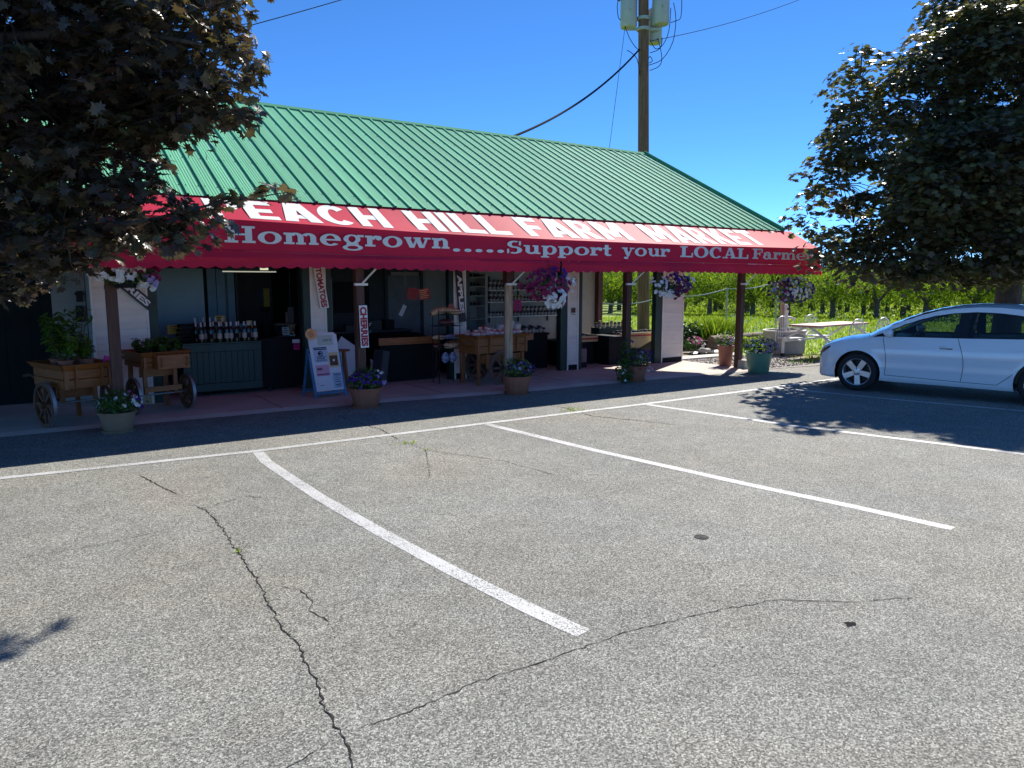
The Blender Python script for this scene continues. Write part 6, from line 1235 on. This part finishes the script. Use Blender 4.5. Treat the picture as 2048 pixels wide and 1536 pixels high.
for r_ in range(9):
    for k in range(-19, 26):
        p = Vector((35.0, 25.5, -.03)) + u_ * (r_ * 4.6) + v_ * (k * 2.15 + r_ * 1.1 + random.gauss(0, .12)); f = p.x * .552 + p.y * .834; rr = p.x * .834 - p.y * .552
        if not (.02 < rr / f < .80) or oc > 200: continue
        oc += 1; t = thing('orchard_tree', 'low leafy fruit tree in the %s row of the orchard beyond the grass' % ('front', 'second', 'third', 'fourth', 'fifth', 'sixth', 'seventh', 'eighth', 'ninth')[r_], 'tree', p, random.uniform(0, 6), 'fruit trees in the %s orchard row' % ('front', 'second', 'third', 'fourth', 'fifth', 'sixth', 'seventh', 'eighth', 'ninth')[r_]); s = random.uniform(1.0, 1.22); t.scale = (s, s, s * random.uniform(.95, 1.1)); c, tr = OM[oc % 4]; piece('crown', c, t, T(0, 0, 0)); piece('trunk', tr, t, T(0, 0, 0))
def big_mesh():
    P = []; D = []
    for k in range(60): p, d = ball(60, np.array((random.gauss(0, 1.6), random.gauss(0, 1.6), random.uniform(2, 7.5))), (1.1, 1.1, .9), .3); P.append(p); D.append(d)
    p = np.concatenate(P); return leaves('foliage', 'oval', p, np.concatenate(D) + up_noise(len(p), .4), rng.uniform(.3, .55, len(p)), M_tree, mesh_only=True)
BM = [big_mesh(), big_mesh()]; tk = MB(); tk.tube([(0, 0, 0), (0, .1, 3), (.2, 0, 6)], [.3, .2, .06], 8); tk = tk.mesh('trunk', M_obark, 60)
for k in range(22):
    a = R(12 + 2.9 * k); d = 92 + random.uniform(-5, 8); t = thing('windbreak_tree', 'tall dark tree in the windbreak behind the orchard', 'tree', (d * cos(a), d * sin(a), 0), random.uniform(0, 6), 'windbreak trees behind the orchard'); s = random.uniform(.5, .65); t.scale = (s * 1.7, s * 1.7, s); piece('crown', BM[k % 2], t, T(0, 0, 0)); piece('trunk', tk, t, T(0, 0, 0))
# ================================================================ the two copper maples
def maple(name, label, base, trunk, limbs, blobs, nleaf, size, kind, mm, seed, parts=300, drop=.3, flat=(1.7, 1.7, .5), shell=.3, spread=.5):
    global rng; rng = np.random.default_rng(seed); random.seed(seed)
    t = thing(name, label, 'tree', base); b0 = Vector(base)
    m = MB(); m.tube([Vector(p) - b0 for p in trunk[0]], trunk[1], 12); m.build('trunk', M_bark, t, smooth=60)
    m = MB()
    for pts in limbs:
        q = [Vector(p) - b0 for p in pts[0]]; m.tube(q, pts[1], 7)
    # twigs reaching into the crown
    P = []; D = []; VV = []; vol = sum(r[0] * r[1] * r[2] for c, r, w_ in blobs)
    for c, r, w_ in blobs:
        k = max(6, int(nleaf * w_ * r[0] * r[1] * r[2] / vol)); nc = max(1, k // 26)
        cc, _ = ball(nc, np.array(c) - np.array(base), r, shell)
        for q in cc:
            d = q - (np.array(c) - np.array(base)); dn_ = d / (np.linalg.norm(d) + .05); e = Vector(q); s = Vector(np.array(c) - np.array(base)).lerp(e, .15)
            out = e + Vector((dn_[0], dn_[1], dn_[2] * .3)) * size * 1.6; m.tube([s, s.lerp(e, .5) + Vector((0, 0, .05)), e, out], [.012, .008, .005, .002], 4)
            n = min(26, k)
            # one spray: leaves in a flat drooping fan round the twig's end
            aa = rng.uniform(0, 2 * pi, n); ra = np.sqrt(rng.uniform(0.02, 1, n)); fx = np.array(flat) * size * rng.uniform(.7, 1.25)
            a = np.stack([np.cos(aa) * ra * fx[0], np.sin(aa) * ra * fx[1], rng.uniform(-1, 1, n) * fx[2] - ra ** 2 * fx[0] * .35], 1)
            tilt = rng.normal(0, .22, 2); a[:, 2] += a[:, 0] * tilt[0] + a[:, 1] * tilt[1]
            P.append(q + a); dn = rng.normal(size=(n, 3)) * spread; dn[:, 2] += 1.0; dn[:, :2] += a[:, :2] / (fx[0] + .01) * .55; dn += dn_ * drop; D.append(dn); VV.append(np.clip(rng.uniform(0, .999) * .55 + rng.uniform(0, .45, n), 0, .99))
    m.build('branches', M_bark, t, smooth=60)
    p = np.concatenate(P); d = np.concatenate(D); n = len(p); W_ = p + np.array(base); dist = np.linalg.norm(W_ - np.array((0, 0, 1.8)), axis=1); fwd = W_[:, 0] * .552 + W_[:, 1] * .834; rr = (W_[:, 0] * .834 - W_[:, 1] * .552) / fwd; vis = (np.abs(rr) < .70) & ((W_[:, 2] - 1.8) / fwd < .40)
    order = np.argsort(np.where(vis, dist, 99)); near = order[:parts]; rest = order[parts:]
    sz = rng.uniform(.7, 1.2, n) * size
    vv = np.concatenate(VV); rot = rot_from(d, rng.uniform(0, 6.28, n)); o = link(bpy.data.objects.new('foliage', leaves_mesh('foliage', kind, p[rest], rot[rest], sz[rest], vv[rest], mm)), t); o['kind'] = 'stuff'
    tv = [leaves('leaf', kind, np.zeros((1, 3)), np.array([[0, 0, 1.0]]), np.array([1.0]), mm, mesh_only=True) for _ in range(6)]
    for i in near: A = Matrix.Translation(p[i]) @ Matrix(rot[i].tolist()).to_4x4() @ Matrix.Scale(float(sz[i]), 4); piece('leaf', tv[i % 6], t, A)
    return n
E3 = lambda c, r, w_=1: (c, (r, r, r) if not isinstance(r, tuple) else r, w_)
maple('maple_tree', 'near copper leaved maple filling the upper left with big dark leaves', (-1.9, 8.6, 0), ([(-1.9, 8.6, 0), (-1.85, 8.55, 1.2), (-1.6, 8.4, 2.4), (-1.2, 8.2, 3.6), (-.9, 8.0, 5.2), (-.6, 7.9, 7)], [.2, .17, .15, .13, .10, .04]),
      [([(-1.6, 8.4, 2.3), (-.6, 7.8, 2.7), (.3, 7.2, 3.0), (1.0, 6.7, 3.25)], [.07, .05, .035, .012]), ([(-1.7, 8.45, 1.9), (-.5, 7.7, 2.0), (.4, 7.0, 2.2), (.95, 6.45, 2.3), (1.25, 5.95, 2.38), (1.6, 5.2, 2.42)], [.06, .045, .032, .016, .009, .003]), ([(-1.3, 8.2, 3.3), (-.2, 7.5, 3.7), (.8, 6.6, 3.7), (1.4, 5.9, 3.5)], [.06, .045, .03, .008]), ([(-1.2, 8.2, 3.6), (0, 7.8, 4.8), (.8, 7.4, 5.8)], [.06, .04, .02]), ([(-1.0, 8.1, 4.6), (.6, 8.0, 5.6), (2.6, 8.0, 6.3), (4.4, 7.9, 6.2), (5.5, 7.5, 6.05)], [.07, .055, .04, .02, .005]), ([(4.2, 7.9, 6.2), (5.4, 8.75, 6.05)], [.02, .004])],
      [E3((.10, 7.56, 3.93), 1.35, .8), E3((1.0, 6.76, 3.64), .75), E3((1.34, 5.95, 3.62), (.38, .38, .42)), E3((1.36, 6.30, 3.22), (.36, .36, .34)), E3((1.5, 6.15, 3.28), (.28, .28, .2)), E3((1.05, 6.5, 2.72), (.27, .27, .22)), E3((1.14, 6.18, 2.26), (.24, .24, .2)), E3((1.02, 6.34, 2.25), (.24, .24, .2)), E3((.72, 6.72, 2.2), (.3, .3, .22)), E3((.36, 7.08, 2.1), (.34, .34, .24)), E3((.09, 7.43, 1.93), (.3, .3, .2)), E3((-.06, 7.72, 1.76), (.26, .26, .14)), E3((1.17, 6.2, 2.33), (.2, .2, .14)), E3((.5, 6.76, 2.32), .3), E3((.92, 6.45, 2.14), (.3, .3, .18)), E3((.5, 7.2, 2.85), .80), E3((1.02, 6.62, 3.12), (.36, .36, .36)), E3((.82, 6.5, 2.40), (.32, .32, .26)), E3((1.0, 6.28, 2.27), (.17, .17, .13), .8), E3((.15, 7.55, 2.3), .55), E3((.52, 6.95, 2.2), (.28, .28, .22)), E3((-.02, 7.8, 1.88), (.28, .3, .16)), E3((.5, 7.8, 5.6), 1.7, .45), E3((1.53, 5.46, 3.72), (.12, .12, .16), 2), E3((-1.5, 9.0, 3.6), 1.7, .5), E3((-1.3, 8.9, 2.3), .8, .7), E3((1.36, 5.68, 2.40), (.12, .12, .05), 6), E3((1.54, 5.28, 2.41), (.10, .10, .06), 7), E3((1.07, 6.35, 2.2), (.2, .2, .14)), E3((1.20, 6.12, 2.34), (.15, .15, .10)), E3((5.36, 7.5, 6.05), (.22, .2, .12), 1.2), E3((5.25, 8.75, 6.05), (.2, .18, .1), 1.0), E3((4.7, 8.0, 6.2), (.7, .6, .25)), E3((3.2, 8.0, 6.4), (1.0, .8, .4)), E3((1.9, 7.9, 6.2), (1.0, .9, .5))],
      70000, .102, 'maple', M_maple, 11)
maple('maple_tree', 'large copper and olive leaved maple behind the white car on the right', (16.9, 7.1, 0), ([(16.9, 7.1, 0), (16.9, 7.1, 1.2), (16.8, 7.1, 2.4), (16.7, 7.1, 4), (16.7, 7.0, 6), (16.8, 6.9, 8)], [.30, .25, .22, .17, .1, .04]),
      [([(16.8, 7.1, 2.2), (15.5, 7.8, 2.9), (14.2, 8.6, 3.3)], [.1, .07, .02]), ([(16.8, 7.1, 2.3), (15.2, 6.9, 3.0), (13.8, 6.8, 3.6)], [.1, .07, .02]), ([(16.7, 7.1, 3.6), (15.6, 7.8, 4.6), (14.4, 8.4, 5.4)], [.09, .06, .02]), ([(16.7, 7.1, 3.2), (16.2, 5.6, 4.2), (15.4, 4.6, 4.8)], [.09, .06, .02]), ([(16.8, 7.1, 2.6), (17.8, 8.4, 3.6), (18.6, 9.4, 4.2)], [.09, .06, .02])],
      [E3((14.0, 8.8, 2.95), (.72, .7, .7)), E3((13.75, 9.0, 3.75), (.65, .65, .6)), E3((14.1, 8.75, 4.75), (.75, .75, .75)), E3((14.0, 8.85, 5.75), (.45, .45, .6)), E3((14.9, 8.6, 6.15), (.45, .45, .4)), E3((15.5, 8.2, 6.4), (.5, .5, .4)), E3((15.4, 8.3, 5.4), (1.0, 1.0, .85)), E3((16.6, 7.6, 6.3), (1.3, 1.3, 1.2)), E3((17.6, 8.4, 7.3), (1.2, 1.2, 1.1)), E3((13.9, 7.4, 3.6), (1.0, 1.0, .9)), E3((14.9, 6.7, 4.0), (1.2, 1.1, 1.0)), E3((14.1, 7.7, 2.45), (.85, .85, .55)), E3((15.2, 7.1, 2.5), (1.1, 1.1, .6)), E3((13.25, 8.85, 2.5), (.36, .36, .34)), E3((15.4, 7.3, 2.05), (.7, .7, .3)), E3((16.3, 6.9, 2.1), (.7, .7, .32)), E3((15.9, 6.3, 2.15), (.7, .6, .35)), E3((16.9, 6.2, 2.1), (.6, .6, .35)), E3((14.3, 8.0, 2.0), (.5, .5, .22)), E3((12.95, 9.1, 3.1), .36), E3((13.1, 9.1, 3.69), .36), E3((13.3, 9.0, 4.24), .36), E3((13.6, 8.8, 4.77), .36), E3((13.62, 8.88, 5.4), .34), E3((13.8, 8.85, 5.85), (.25, .25, .34)), E3((14.46, 8.45, 5.75), .4), E3((15.0, 8.3, 6.1), .36), E3((15.56, 7.95, 6.35), .36), E3((15.8, 7.6, 6.75), .5), E3((14.5, 7.9, 2.15), (.8, .8, .4)), E3((13.75, 8.3, 2.25), (.5, .5, .38)), E3((13.9, 8.5, 2.45), (.5, .5, .35)), E3((15.6, 7.4, 3.8), (1.4, 1.4, 1.3)), E3((16.8, 6.2, 3.8), (1.3, 1.3, 1.3)), E3((17.6, 8.6, 4.2), (1.5, 1.5, 1.6)), E3((18.2, 6.4, 5.2), (1.6, 1.6, 1.8), .6)],
      62000, .135, 'maple5', M_mapleR, 23, drop=.25, flat=(3.0, 3.0, .45), shell=.55, spread=.38)
